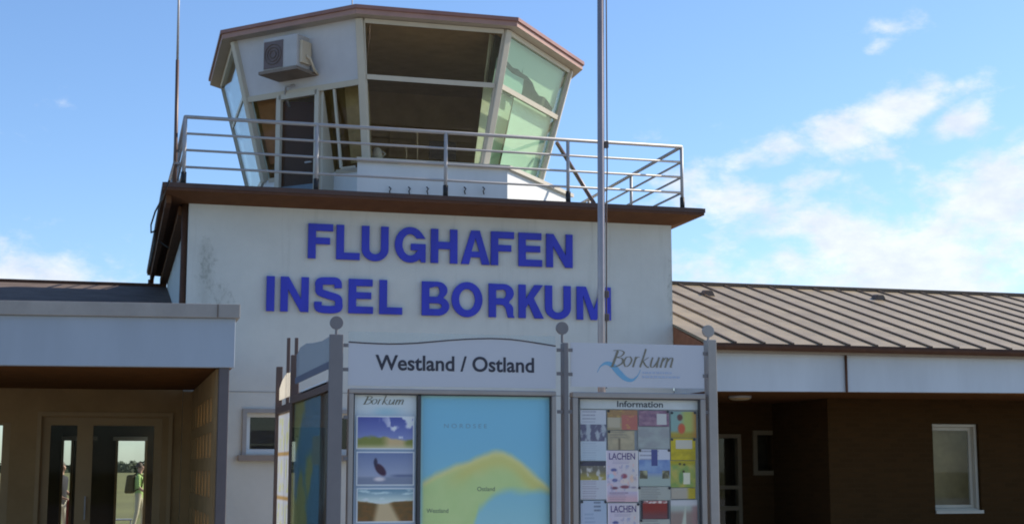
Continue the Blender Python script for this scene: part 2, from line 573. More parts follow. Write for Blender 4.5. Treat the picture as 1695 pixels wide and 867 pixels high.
def sheet(name, x0, x1, z0, z1, y, fn, parent=None, nx=50, nz=50, th=0.002, m='print', fixX=None):
    """printed sheet: grid whose colour attribute holds the print; fn(u,v) -> 0-255 rgb, v upwards.
    fixX: the sheet lies in plane X = fixX and x0,x1 are Y values"""
    me = bpy.data.meshes.new(name)
    vs = []
    def P(h, yy, z):
        return (fixX + (yy - y), h, z) if fixX is not None else (h, yy, z)
    for j in range(nz + 1):
        for i in range(nx + 1):
            vs.append(P(x0 + (x1 - x0) * i / nx, y, z0 + (z1 - z0) * j / nz))
    fs = [(j * (nx + 1) + i, j * (nx + 1) + i + 1, (j + 1) * (nx + 1) + i + 1, (j + 1) * (nx + 1) + i) for j in range(nz) for i in range(nx)]
    k = len(vs)
    vs += [P(x0, y + th, z0), P(x1, y + th, z0), P(x1, y + th, z1), P(x0, y + th, z1)]
    c = (0, nx, nz * (nx + 1) + nx, nz * (nx + 1))
    fs += [(k + 3, k + 2, k + 1, k)]
    me.from_pydata(vs, [], fs)
    me.materials.append(M[m])
    at = me.color_attributes.new('print', 'FLOAT_COLOR', 'POINT')
    for j in range(nz + 1):
        for i in range(nx + 1):
            at.data[j * (nx + 1) + i].color = alb(*fn(i / nx, j / nz))
    for i in range(4):
        at.data[k + i].color = (.5, .5, .5, 1)
    o = bpy.data.objects.new(name, me)
    C.objects.link(o)
    adopt(o, parent)
    return o

def ribbon(mb, pts, wf, y, mi=0, ax=None):
    """flat pen stroke through (x,z) points, width wf(t,dir)"""
    P = []
    n = len(pts)
    # Catmull-Rom
    for i in range(n - 1):
        p0, p1, p2, p3 = [Vector(pts[max(0, min(n - 1, i + k))]) for k in (-1, 0, 1, 2)]
        for s in range(8):
            t = s / 8
            P.append(.5 * ((2 * p1) + (p2 - p0) * t + (2 * p0 - 5 * p1 + 4 * p2 - p3) * t * t + (3 * p1 - p0 - 3 * p2 + p3) * t ** 3))
    P.append(Vector(pts[-1]))
    vs, fs = [], []
    for i, p in enumerate(P):
        d = (P[min(i + 1, len(P) - 1)] - P[max(i - 1, 0)]).normalized()
        w = wf(i / (len(P) - 1), d) / 2
        nn = Vector((-d.y, d.x))
        for sg in (-1, 1):
            q = p + nn * w * sg
            vs.append((q.x, y, q.y))
    for i in range(len(P) - 1):
        fs.append((2 * i, 2 * i + 1, 2 * i + 3, 2 * i + 2))
    mb.add(vs, fs, mi)

# ------------------------------------------------------------------ ground
struct(MB().box(-1500, 1500, -600, 2500, -.5, 0).build('ground', 'grass'))
struct(MB().box(-40, 45, -30, 29.2, 0.0, .004).build('forecourt_pavement', 'paving'))
struct(MB().box(-40, 45, 29.2, 40, 0.0, .006).build('apron_path', 'paving'))

tb = MB()
for i in range(420):                       # far wood beyond the airfield
    x = -420 + 1200 * i / 420 + random.uniform(-2, 2)
    y = 640 + random.uniform(-15, 15)
    h = 4.2 + 1.6 * noise.noise((x * .03, 3, 0)) + random.uniform(-.3, .4)
    for k in range(26):
        c = Vector((x + random.gauss(0, 1.6), y + random.gauss(0, 1.5), max(.3, min(h, random.uniform(.1, 1) * h))))
        a, b = Vector((random.uniform(-1, 1), random.uniform(-1, 1), random.uniform(-1, 1))).normalized(), Vector((random.uniform(-1, 1), random.uniform(-1, 1), random.uniform(-1, 1))).normalized()
        s = random.uniform(.7, 1.3)
        tb.add([c - a * s, c + b * s, c + a * s, c - b * s], [(0, 1, 2, 3)])
tops = [(x, 3.6 + 2.2 * noise.noise((x * .02, 3, 0)) + 1.0 * noise.noise((x * .11, 7, 0))) for x in range(-900, 1400, 4)]
for (xa, ha), (xb, hb_) in zip(tops, tops[1:]):
    tb.hexa([(xa, 642, 0), (xb, 642, 0), (xb, 650, 0), (xa, 650, 0), (xa, 642, ha), (xb, 642, hb_), (xb, 650, hb_), (xa, 650, ha)])
struct(tb.build('far_treeline', 'tree'), 'stuff')

# ------------------------------------------------------------------ control tower
TX0, TX1, TY = 0.888, 7.85, 20.0
tower = thing('control_tower', ((TX0 + TX1) / 2, 24, 0), 'white rendered airport control tower with eight-sided glazed cab on top', 'control tower')
wx0, wz1 = onY(408, 682, TY).x, onY(408, 682, TY).z
wx1, wz0 = onY(590, 752, TY).x, onY(420, 750, TY).z
tw = MB().wall(TX0, TX1, TY, TY + .3, 0, 5.2, [(wx0, wx1, wz0, wz1)])
tw.box(TX0, TX0 + .3, TY + .3, 28, 0, 5.2).box(TX1 - .3, TX1, TY + .3, 28, 0, 5.2).box(TX0 + .3, TX1 - .3, 27.7, 28, 0, 5.2)
tw.build('wall', 'tower', tower)
zl = onY(420, 648, TY).z
MB().box(TX0, TX1 - .02, TY - .006, TY + .002, zl - .006, zl + .006).build('render_joint', mat('joint_grey', (.36, .36, .34), .8), tower)
w = MB().frame(wx0 - .05, wx1 + .05, TY - .035, TY + .02, wz0 - .02, wz1 + .05, .055, sides='lrt').build('window', mat('grey_surround', (.33, .32, .31), .6), tower)
MB().box(wx0 - .10, wx1 + .10, TY - .10, TY + .02, wz0 - .10, wz0 - .02).build('sill', mat('sill_brown', (.26, .22, .19), .6), w)
MB().frame(wx0, wx1, TY + .10, TY + .16, wz0, wz1, .06).box((wx0 + wx1) / 2 - .03, (wx0 + wx1) / 2 + .03, TY + .102, TY + .158, wz0 + .06, wz1 - .06).build('frame', 'white', w, bevel=.004)
MB().box(wx0 + .06, wx1 - .06, TY + .125, TY + .135, wz0 + .06, wz1 - .06).build('pane', 'glass', w)
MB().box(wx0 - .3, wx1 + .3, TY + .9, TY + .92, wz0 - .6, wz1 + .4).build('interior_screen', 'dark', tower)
# eave with a sloping underside on all four sides
EX0, EX1, EY0, EY1, EZ = .527, 8.17, 19.5, 28.45, 5.32
def ring(x0, x1, y0, y1, z):
    return [(x0, y0, z), (x1, y0, z), (x1, y1, z), (x0, y1, z)]
eb = MB()
outT, outB, inB = ring(EX0, EX1, EY0, EY1, EZ), ring(EX0, EX1, EY0, EY1, EZ - .085), ring(TX0 - .002, TX1 + .002, TY - .002, 28.002, EZ - .17)
eb.add(outT + outB, [(i, (i + 1) % 4, 4 + (i + 1) % 4, 4 + i) for i in range(4)] + [(3, 2, 1, 0)], 0)
ev = eb.build('eave', 'brown', tower)
sb = MB()
sb.add(outB + inB, [(i, (i + 1) % 4, 4 + (i + 1) % 4, 4 + i) for i in range(4)], 0)
sb.build('soffit', 'soffit', ev)
gb = MB()
for y0, y1, x0, x1 in ((EY0 - .012, EY0, EX0 - .012, EX1 + .012),):
    gb.box(x0, x1, y0, y1, EZ - .05, EZ + .012)
gb.box(EX0 - .012, EX0, EY0, EY1, EZ - .05, EZ + .012).box(EX1, EX1 + .012, EY0, EY1, EZ - .05, EZ + .012)
gb.build('drip_edge', mat('edge_metal', (.07, .036, .026), .45, var=.2, scale=5), ev)
# stepped boards under the left eave
lb = MB()
lb.box(EX0 + .05, EX0 + .12, EY0 + .3, EY1 - .05, EZ - .21, EZ - .10).box(TX0 - .13, TX0 - .004, TY + .2, 28.2, EZ - .30, EZ - .175)
lb.build('eave_board', 'soffit', ev)
MB().box(EX0 + .02, EX1 - .02, EY0 + .02, EY1 - .02, EZ + .002, EZ + .02).build('roof_deck', 'deck', tower)
for py, z0 in ((305, 3.55),):
    p = onY(305, 440, 20.14)
    MB().tube([(p.x, 20.14, 5.16), (p.x, 20.14, 0.1)], .056, 10).build('downpipe', 'brown', tower, smooth=True)
p = onX(250, 460, .60)
MB().tube([(.60, p.y, 5.15), (.60, p.y, 3.0)], .055, 8).build('downpipe', 'brown', tower, smooth=True)

# the cab
OC = [Vector(p) for p in ((1.457, 26.02), (1.457, 23.06), (3.307, 21.19), (5.82, 21.19), (7.565, 23.30), (7.565, 25.9), (5.82, 27.9), (3.307, 27.9))]
def inset(poly, d):
    n, out = len(poly), []
    for i in range(n):
        a, b, c = poly[i - 1], poly[i], poly[(i + 1) % n]
        t1, t2 = (b - a).normalized(), (c - b).normalized()
        n1, n2 = Vector((-t1.y, t1.x)), Vector((-t2.y, t2.x))
        k = (n1 + n2) / (1 + n1.dot(n2))
        out.append(b + k * d)
    return out
def z3(poly, z):
    return [Vector((p.x, p.y, z)) for p in poly]
ZR, ZT, ZB = 8.50, 8.375, 6.17
rb = MB()
rtop, rbot = z3(OC, ZR), z3(OC, ZT)
cen = Vector((4.5, 24.5, 8.95))
rb.add(rtop + rbot + [cen], [(i, (i + 1) % 8, 8 + (i + 1) % 8, 8 + i) for i in range(8)] + [(i, (i + 1) % 8, 16) for i in range(8)], 0)
cr = rb.build('cab_roof', mat('cab_fascia', (.36, .205, .16), .5, var=.12), tower)
co = z3(inset(OC, -.03), ZR + .012)
ci = z3(inset(OC, .10), ZR + .05)
co2 = z3(inset(OC, -.03), ZR - .045)
ci2 = z3(inset(OC, .004), ZR - .045)
MB().add(co + ci + co2 + ci2, [(i, (i + 1) % 8, 8 + (i + 1) % 8, 8 + i) for i in range(8)] + [(i, (i + 1) % 8, 16 + (i + 1) % 8, 16 + i) for i in range(8)] + [(16 + i, 16 + (i + 1) % 8, 24 + (i + 1) % 8, 24 + i) for i in range(8)]).build('drip_edge', mat('cab_edge', (.27, .13, .10), .45, var=.15), cr)
T2, B2 = inset(OC, .20), inset(OC, .76)
sof = z3(inset(OC, .0), ZT)
sin_ = z3(inset(OC, .32), ZT + .0)
MB().add(sof + sin_, [(i, (i + 1) % 8, 8 + (i + 1) % 8, 8 + i) for i in range(8)]).build('soffit', 'cabsoffit', cr)
TT, BB = z3(T2, ZT - .004), z3(B2, ZB)
def P(i, s, z):                         # point on tilted face i (edge i -> i+1), s along, z height
    f = (z - ZB) / (ZT - .004 - ZB)
    a = BB[i].lerp(TT[i], f)
    b = BB[(i + 1) % 8].lerp(TT[(i + 1) % 8], f)
    return a.lerp(b, s)
def fn(i):
    a, b, c = TT[i], TT[(i + 1) % 8], BB[i]
    n = (b - a).cross(c - a).normalized()
    return n if n.dot(Vector((4.5, 24.5, 7)) - a) < 0 else -n
def pane(i, s0, s1, z0, z1, m, parent, name='pane', off=0.0, th=.012):
    n = fn(i)
    q = [P(i, s0, z0) + n * off, P(i, s1, z0) + n * off, P(i, s1, z1) + n * off, P(i, s0, z1) + n * off]
    return MB().prism(q, -n * th).build(name, m, parent)
for i in range(8):                      # corner posts
    n = (fn(i) + fn(i - 1)).normalized()
    thin = i in (0, 7)
    MB().beam(TT[i], BB[i] + Vector((0, 0, -.02)), .05 if thin else .115, .05 if thin else .10, n).build('corner_post', 'seam' if thin else 'frame', tower, bevel=.01)
def cab_window(i, zt, mu=.5, glassm=('glass', 'glass'), zb=ZB + .05):
    n = fn(i)
    fb = MB()
    fb.beam(P(i, 0.03, ZT - .035), P(i, .97, ZT - .035), .07, .07, n)
    fb.beam(P(i, 0.03, zb - .02), P(i, .97, zb - .02), .07, .07, n)
    fb.beam(P(i, 0.03, zt), P(i, .97, zt), .075 if i else .05, .08 if i else .03, n)
    for s in (.03, .97):
        fb.beam(P(i, s, zb - .03), P(i, s, ZT - .03), .02, .05, n)
    wnd = fb.build('window', 'frame', tower)
    pane(i, .04, .96, zt, ZT - .05, glassm[0], wnd)
    pane(i, .04, .96, zb, zt, glassm[1], wnd)
    return wnd
ztr = onP(720, 135, P(2, 0, 7), fn(2)).z
cab_window(2, ztr, glassm=('brownglass', 'brownglass'))
ztc = onP(880, 172, P(3, 0, 7), fn(3)).z
cab_window(3, ztc, glassm=('greenglass', 'greenglass'))
cab_window(0, onP(393, 190, P(0, 0, 7), fn(0)).z, glassm=('glass', 'glass'))
for i in (4, 5, 6, 7):
    wnd = cab_window(i, 7.45, glassm=('brownglass', 'brownglass'))
    pane(i, .05, .95, ZB + .05, ZT - .06, 'dark', tower, 'blind', off=-.10, th=.01)  # opaque dark sheets added behind the rear glass to keep light out
# pale blinds behind the right-hand face; ragged and left-hand sheets imitate shade and reflection
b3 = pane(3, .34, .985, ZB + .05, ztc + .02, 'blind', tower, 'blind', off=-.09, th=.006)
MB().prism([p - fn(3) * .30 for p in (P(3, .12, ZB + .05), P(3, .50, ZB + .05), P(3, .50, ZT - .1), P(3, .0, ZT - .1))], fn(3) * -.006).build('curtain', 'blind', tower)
n3 = fn(3)
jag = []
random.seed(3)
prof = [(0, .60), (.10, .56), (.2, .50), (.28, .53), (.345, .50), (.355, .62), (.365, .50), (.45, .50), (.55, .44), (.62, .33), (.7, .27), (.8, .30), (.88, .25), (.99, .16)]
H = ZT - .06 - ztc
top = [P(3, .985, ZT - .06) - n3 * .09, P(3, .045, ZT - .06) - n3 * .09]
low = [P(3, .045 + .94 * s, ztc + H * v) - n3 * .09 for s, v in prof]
MB().prism([top[1]] + low + [top[0]], -n3 * .006).build('blind', frosted('upper_blind', (.60, .66, .54), .3, 0), tower)  # ragged lower edge shapes the jagged shade in the upper pane
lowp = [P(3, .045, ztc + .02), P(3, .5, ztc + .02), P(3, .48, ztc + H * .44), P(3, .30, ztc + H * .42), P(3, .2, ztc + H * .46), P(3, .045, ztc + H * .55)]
MB().prism([p - n3 * .16 for p in lowp], -n3 * .006).build('blind', frosted('teal_blind', (.42, .56, .50), .3, 0), tower)  # teal piece imitates the lighter corner within that shade
pane(3, .045, .985, ztc, ZT - .07, 'blind2', tower, 'shade_cloth', off=-.26, th=.006)  # dark sheet stands in for the shade in the upper pane
pane(0, .04, .96, ZB + .05, ZT - .07, mat('pale_blue_blind', (.52, .62, .66), .9), tower, 'blind', off=-.1, th=.006)  # pale sheet stands in for sky reflected in the left glass
# face with the door: solid panel over a recessed door
zd = onP(520, 150, P(1, .5, 7.3), fn(1)).z
nA = fn(1)
qa = [P(1, .02, zd + .05), P(1, .98, zd + .05), P(1, .98, ZT), P(1, .02, ZT)]
MB().prism(qa, -nA * .06).build('infill_panel', mat('white_panel', (.56, .56, .58), .55, var=.05), tower)
MB().beam(P(1, .02, zd + .02) + nA * .012, P(1, .98, zd + .02) + nA * .012, .09, .07, nA).build('transom', 'frame', tower)
eA = (BB[2] - BB[1]).normalized()
nH = Vector((eA.y, -eA.x, 0)).normalized()
if nH.y > 0: nH = -nH
LA = (BB[2] - BB[1]).length
def D0(s, z, off=0.0):                  # point on the upright plane over the foot of the tilted face
    return BB[1].lerp(BB[2], s) + Vector((0, 0, z - ZB)) + nH * off
DOFF = (P(1, .5, zd) - D0(.5, zd)).dot(nH)
def D(s, z, off=0.0):                   # point on the upright door plane, below the solid panel
    return D0(s, z, off + DOFF)
# side lights in the tilted plane
def s_at(px, py):
    q = onP(px, py, P(1, .5, 7), nA)
    f = (q.z - ZB) / (ZT - .004 - ZB)
    a, b = BB[1].lerp(TT[1], f), BB[2].lerp(TT[2], f)
    return (q - a).dot((b - a).normalized()) / (b - a).length
def d_at(px, py):
    q = onP(px, py, D(.5, 6.5), nH)
    return (q - D(0, q.z)).dot(eA) / LA
d0, d1 = d_at(463, 230), d_at(526, 230)
fb = MB()
fb.beam(P(1, .05, ZB), P(1, d0, ZB), .07, .07, nA)
pane(1, .04, d0 - .02, ZB + .25, zd, mat('red_brown_curtain', (.42, .22, .13), .9, var=.2, scale=5), tower, 'curtain', off=-.12, th=.006)
wA = fb.build('window', 'frame', tower)
pane(1, .04, d0 - .02, ZB, zd, 'brownglass', wA)
fb = MB()
fb.beam(P(1, d1 + .07, ZB), P(1, .97, ZB), .07, .07, nA)
wA2 = fb.build('window', 'frame', tower)
pane(1, d1 + .07, .96, ZB, zd, 'brownglass', wA2)
pane(1, d1 + .12, .97, ZB + .1, zd, mat('cream_blind', (.42, .36, .22), .8, var=.3, scale=4), tower, 'blind', off=-.25, th=.006)  # cream sheet imitates a pale reflection in this window
MB().beam(P(1, d1 + .12, zd - .03) + nA * .02, P(1, d1 + .17, ZB + .05) + nA * .16, .04, .03, nA).beam(P(1, d1 + .17, ZB + .05) + nA * .16, P(1, .95, ZB + .05) + nA * .16, .03, .03, nA).build('open_sash', 'winwhite', wA2)
for s_ in (d0 - .045, d1 + .022):
    MB().prism([D(s_, EZ + .02), D(s_, zd), P(1, s_, ZB), D0(s_, EZ + .02)], eA * .05).build('door_cheek', 'frame', tower)
ZDK = EZ + .02
dr = MB()
for s in (d0, d1):
    dr.beam(D(s, ZDK), D(s, zd), .08, .10, nH)
dr.beam(D(d0, zd - .04), D(d1, zd - .04), .08, .10, nH)
door = dr.build('door', 'frame', tower)
a, b = d0 + .04 / LA, d1 - .04 / LA
MB().prism([D(a, ZDK + .02), D(b, ZDK + .02), D(b, ZDK + .62), D(a, ZDK + .62)], -nH * .04).build('kick_panel', 'bluepanel', door)
MB().prism([D(a, ZDK + .62, -.01), D(b, ZDK + .62, -.01), D(b, zd - .08, -.01), D(a, zd - .08, -.01)], -nH * .012).build('pane', 'doorglass', door)
MB().beam(D(b - .08, ZDK + .95, .05), D(b - .02, ZDK + .95, .05), .025, .03, nH).build('handle', 'rail', door)
MB().prism([D(d0 + .02, ZDK, -.03), D(d0 + .26, ZDK, -.35), D(d0 + .26, zd - .1, -.35), D(d0 + .02, zd - .1, -.03)], nH * .02).build('door_leaf', mat('door_leaf_brown', (.10, .05, .03), .7, spec=.1), tower)
# cheeks beside the door and the solid base walls with their ledge
NB = inset(OC, .21)
N3t, N3b = z3(NB, ZB), z3(NB, ZDK)
bb = MB()
N3b[0], N3t[0], N3b[7], N3t[7] = BB[0] - Vector((0, 0, ZB - ZDK)), BB[0].copy(), BB[7] - Vector((0, 0, ZB - ZDK)), BB[7].copy()
L3b, L3t = BB[1] - Vector((0, 0, ZB - ZDK)), BB[1].copy()
MB().add([N3b[0], L3b, L3t, N3t[0]], [(0, 1, 2, 3)]).build('cab_base', 'white', tower)
for i in (2, 3, 4, 5, 6):
    j = (i + 1) % 8
    bb.add([N3b[i], N3b[j], N3t[j], N3t[i], BB[i] + Vector((0, 0, .0)), BB[j]], [(0, 1, 2, 3), (3, 2, 5, 4)])
bb.build('cab_base', 'white', tower)
for s0, s1 in ((0, d0), (d1, 1)):
    k = MB()
    k.prism([D0(s0, ZDK, .02), D0(s1, ZDK, .02), D0(s1, ZB, .02), D0(s0, ZB, .02)], -nH * .06)
    k.build('door_cheek', 'white', tower)
a1, a2 = N3b[2], N3t[2]
MB().add([D0(1, ZDK), a1, a2, D0(1, ZB)], [(0, 1, 2, 3)]).build('base_return', 'white', tower)
cab_sill = MB()
for i in (2, 3):
    j = i + 1
    o1 = z3(inset(OC, .17), ZB + .012)
    cab_sill.beam(o1[i] , o1[j], .04, .06, (0, 0, 1))
cab_sill.build('sill', 'frame', tower)
# inside: ceiling, floor and an added dark sheet blocking light from behind
MB().prism([p + Vector((0, 0, -.006)) for p in z3(inset(OC, .26), ZT)], (0, 0, .004)).build('ceiling', 'darkmid', tower)
MB().prism(z3(inset(OC, .95), ZDK + .55), (0, 0, .02)).build('cab_floor', 'dark', tower)
MB().box(2.2, 6.9, 25.6, 25.64, ZDK + .56, ZT - .02).build('rear_partition', 'darkmid', tower)  # added to stop light coming through from the back
# anchor hooks along the foot of the front base wall
for px in (644, 676, 706, 737.5, 768, 799):
    q = onY(px, 316, N3b[2].y - .03)
    MB().tube([(q.x, q.y, q.z + .06), (q.x + .025, q.y - .02, q.z + .03), (q.x, q.y - .03, q.z - .01), (q.x + .02, q.y, q.z - .05)], .010, 6).build('anchor_hook', 'black', tower)
# diagonal brace to the deck on the right
pa, pb = onY(922, 237, 23.4), onY(984, 338, 22.0)
MB().tube([pa, pb], .035, 8).build('diagonal_brace', 'kbrown', tower, smooth=True)

# railing round the roof deck
rl = thing('roof_railing', (4.35, 19.65, EZ), 'grey four-rail steel railing around the tower roof deck', 'railing')
RX0, RX1, RY0, RY1 = .79, 7.89, 19.65, 28.2
for z, r in ((6.262, .026), (6.035, .017), (5.81, .017), (5.58, .017)):
    t = MB()
    t.tube([(RX0, RY0, z), (RX1, RY0, z)], r).tube([(RX0, RY0, z), (RX0, RY1, z)], r).tube([(RX1, RY0, z), (RX1, RY1, z)], r)
    t.build('top_rail' if z > 6.2 else 'rail', 'rail', rl, smooth=True)
pts = [(x, RY0) for x in (.79, 2.555, 4.36, 6.15, 7.89)] + [(x, y) for x in (.79, 7.89) for y in (21.83, 24.0, 26.1, 28.2)]
for x, y in pts:
    po = MB().tube([(x, y, ZDK), (x, y, 6.25)], .026).build('post', 'rail', rl, smooth=True)
    MB().tube([(x, y - .002, ZDK - .01), (x, y - .002, ZDK + .17)], .037).build('post_foot', 'black', po, smooth=True)

# air conditioner on the panel
ac0 = onP(486, 98, P(1, .4, 7.9), nA)
ac = thing('air_conditioner', ac0, 'white outdoor air conditioner unit mounted on the tower cab panel above the door', 'air conditioner')
ach = nH
acx = eA
def A(u, d, h):
    return ac0 + acx * u + ach * d + Vector((0, 0, h))
def abox(u0, u1, d0_, d1_, h0, h1):
    return MB().hexa([A(u0, d0_, h0), A(u1, d0_, h0), A(u1, d1_, h0), A(u0, d1_, h0), A(u0, d0_, h1), A(u1, d0_, h1), A(u1, d1_, h1), A(u0, d1_, h1)])
abox(-.31, .35, .03, .36, -.24, .27).build('body', 'acwhite', ac, bevel=.012)
g = abox(-.29, .08, .361, .372, -.22, .21).build('fan_grille', 'acgrille', ac)
gb = MB()
gc = A(-.105, .378, -.005)
for rr in (.06, .11, .16):
    gb.tube([gc + acx * (rr * math.cos(k * math.pi / 10)) + Vector((0, 0, rr * math.sin(k * math.pi / 10))) for k in range(21)], .005, 5)
gb.build('fan_guard', 'seam', g)
abox(.351, .40, .06, .30, -.18, .18).build('side_cover', 'acside', ac, bevel=.01)
abox(-.35, .40, -.12, .42, -.31, -.262).build('bracket', 'acbracket', ac)
MB().tube([A(.40, .2, -.05), A(.45, .15, -.1), A(.45, .05, -.25), A(.42, -.1, -.3)], .02).build('pipe', 'acside', ac, smooth=True)
MB().tube([A(-.02, -.05, -.40), A(-.16, -.02, -.42), A(-.22, -.08, -.5), A(-.22, -.2, -.7)], .018).build('pipe', 'rail', ac, smooth=True)

# desk with equipment just inside the front glass
ZD = 6.37
dk = thing('desk', (4.5, 22.4, ZDK + .57), 'dark control desk inside the tower cab behind the front window', 'desk')
MB().box(3.95, 5.2, 22.15, 22.75, ZD - .04, ZD).build('desk_top', 'darkmid', dk)
for xx in (4.0, 5.1):
    MB().box(xx, xx + .05, 22.2, 22.7, ZDK + .57, ZD - .04).build('leg', 'dark', dk)
mo = thing('monitor', (4.95, 22.5, ZD), 'dark flat monitor on the control desk in the cab', 'monitor')
MB().box(4.72, 5.16, 22.48, 22.52, ZD + .11, ZD + .42).build('screen', 'black', mo, bevel=.008)
MB().box(4.9, 4.98, 22.5, 22.56, ZD + .004, ZD + .11).box(4.82, 5.06, 22.42, 22.64, ZD, ZD + .012).build('stand', 'dark', mo)
q = onY(616, 250, 22.3)
pp = MB().tube([(q.x + .08, 22.3, ZD), (q.x + .08, 22.3, ZD + .06), (q.x + .08, 22.3, ZD + .18), (q.x + .08, 22.3, ZD + .21)], [.075, .09, .065, .03], 12).tube([(q.x + .15, 22.3, ZD + .16), (q.x + .21, 22.3, ZD + .12), (q.x + .15, 22.3, ZD + .05)], .012, 6).build('kettle', 'white', None, smooth=True)
tag(pp, 'small white kettle at the left end of the control desk', 'kettle')
for px, hh, lab in ((673, .22, 'short pale gooseneck microphone on the control desk'), (691, .46, 'taller pale gooseneck microphone on the control desk')):
    q = onY(px, 240, 22.35)
    t = thing('microphone', (q.x, 22.35, ZD), lab, 'microphone')
    MB().tube([(q.x, 22.35, ZD), (q.x, 22.35, ZD + .02)], .05, 12).build('base', 'black', t)
    MB().tube([(q.x, 22.35, ZD + .02), (q.x, 22.35, ZD + hh * .7), (q.x - .01, 22.33, ZD + hh)], .009, 6).build('neck', 'acside', t, smooth=True)
    MB().tube([(q.x - .01, 22.33, ZD + hh), (q.x - .02, 22.30, ZD + hh + .05)], .016, 8).build('head', 'acside', t, smooth=True)

# aerials and cables
an = thing('antenna_mast', (.80, 20.6, EZ), 'thin tall whip aerial at the left end of the roof railing', 'antenna')
q0, q1 = onY(291, 238, 20.6), onY(297, -60, 20.6)
qm = q0.lerp(q1, .46)
MB().tube([Vector((q0.x, 20.6, EZ)), q0, qm], [.03, .027, .024], 8).build('lower_tube', 'kbrown', an, smooth=True)
MB().tube([qm, q1], [.018, .014], 8).build('upper_rod', 'rail', an, smooth=True)
MB().box(q0.x - .02, RX0 + .02, 20.57, 20.63, 5.80, 5.83).build('clamp', 'rail', an)
q = onY(583, 8, 22.5)
tag(MB().tube([(q.x, 22.5, 8.6), (q.x, 22.5, 9.6)], .01, 6).build('roof_aerial', 'rail'), 'short thin rod aerial on the cab roof', 'antenna')
cb = MB()
cb.tube([onX(290, 262, .74), onX(280, 300, .50), onX(268, 330, .49), onX(257, 350, .48), onX(250, 372, .46), onX(250, 385, .46), onX(257, 382, .48), onX(256, 400, .50), onX(248, 440, .50)], .013, 6)
cb.tube([onX(262, 398, .53), onX(270, 404, .62), onX(282, 412, .80)], .010, 6)
tag(cb.build('cable', 'black', None, smooth=True), 'dark looping cable hanging down the left eave of the tower', 'cable')

# ------------------------------------------------------------------ raised lettering
def arc(cx, cy, rx, ry, a0, a1, n=22):
    return [(cx + rx * math.cos(R(a0 + (a1 - a0) * i / n)), cy + ry * math.sin(R(a0 + (a1 - a0) * i / n))) for i in range(n + 1)]
def stroke(pts, t):
    P = []
    n = len(pts)
    for i in range(n - 1):
        p0, p1, p2, p3 = [Vector(pts[max(0, min(n - 1, i + k))]) for k in (-1, 0, 1, 2)]
        for s in range(6):
            u = s / 6
            P.append(.5 * ((2 * p1) + (p2 - p0) * u + (2 * p0 - 5 * p1 + 4 * p2 - p3) * u * u + (3 * p1 - p0 - 3 * p2 + p3) * u ** 3))
    P.append(Vector(pts[-1]))
    L, Rr = [], []
    for i, p in enumerate(P):
        d = (P[min(i + 1, len(P) - 1)] - P[max(i - 1, 0)]).normalized()
        nn = Vector((-d.y, d.x)) * (t / 2)
        L.append(tuple(p + nn))
        Rr.append(tuple(p - nn))
    return L + Rr[::-1]
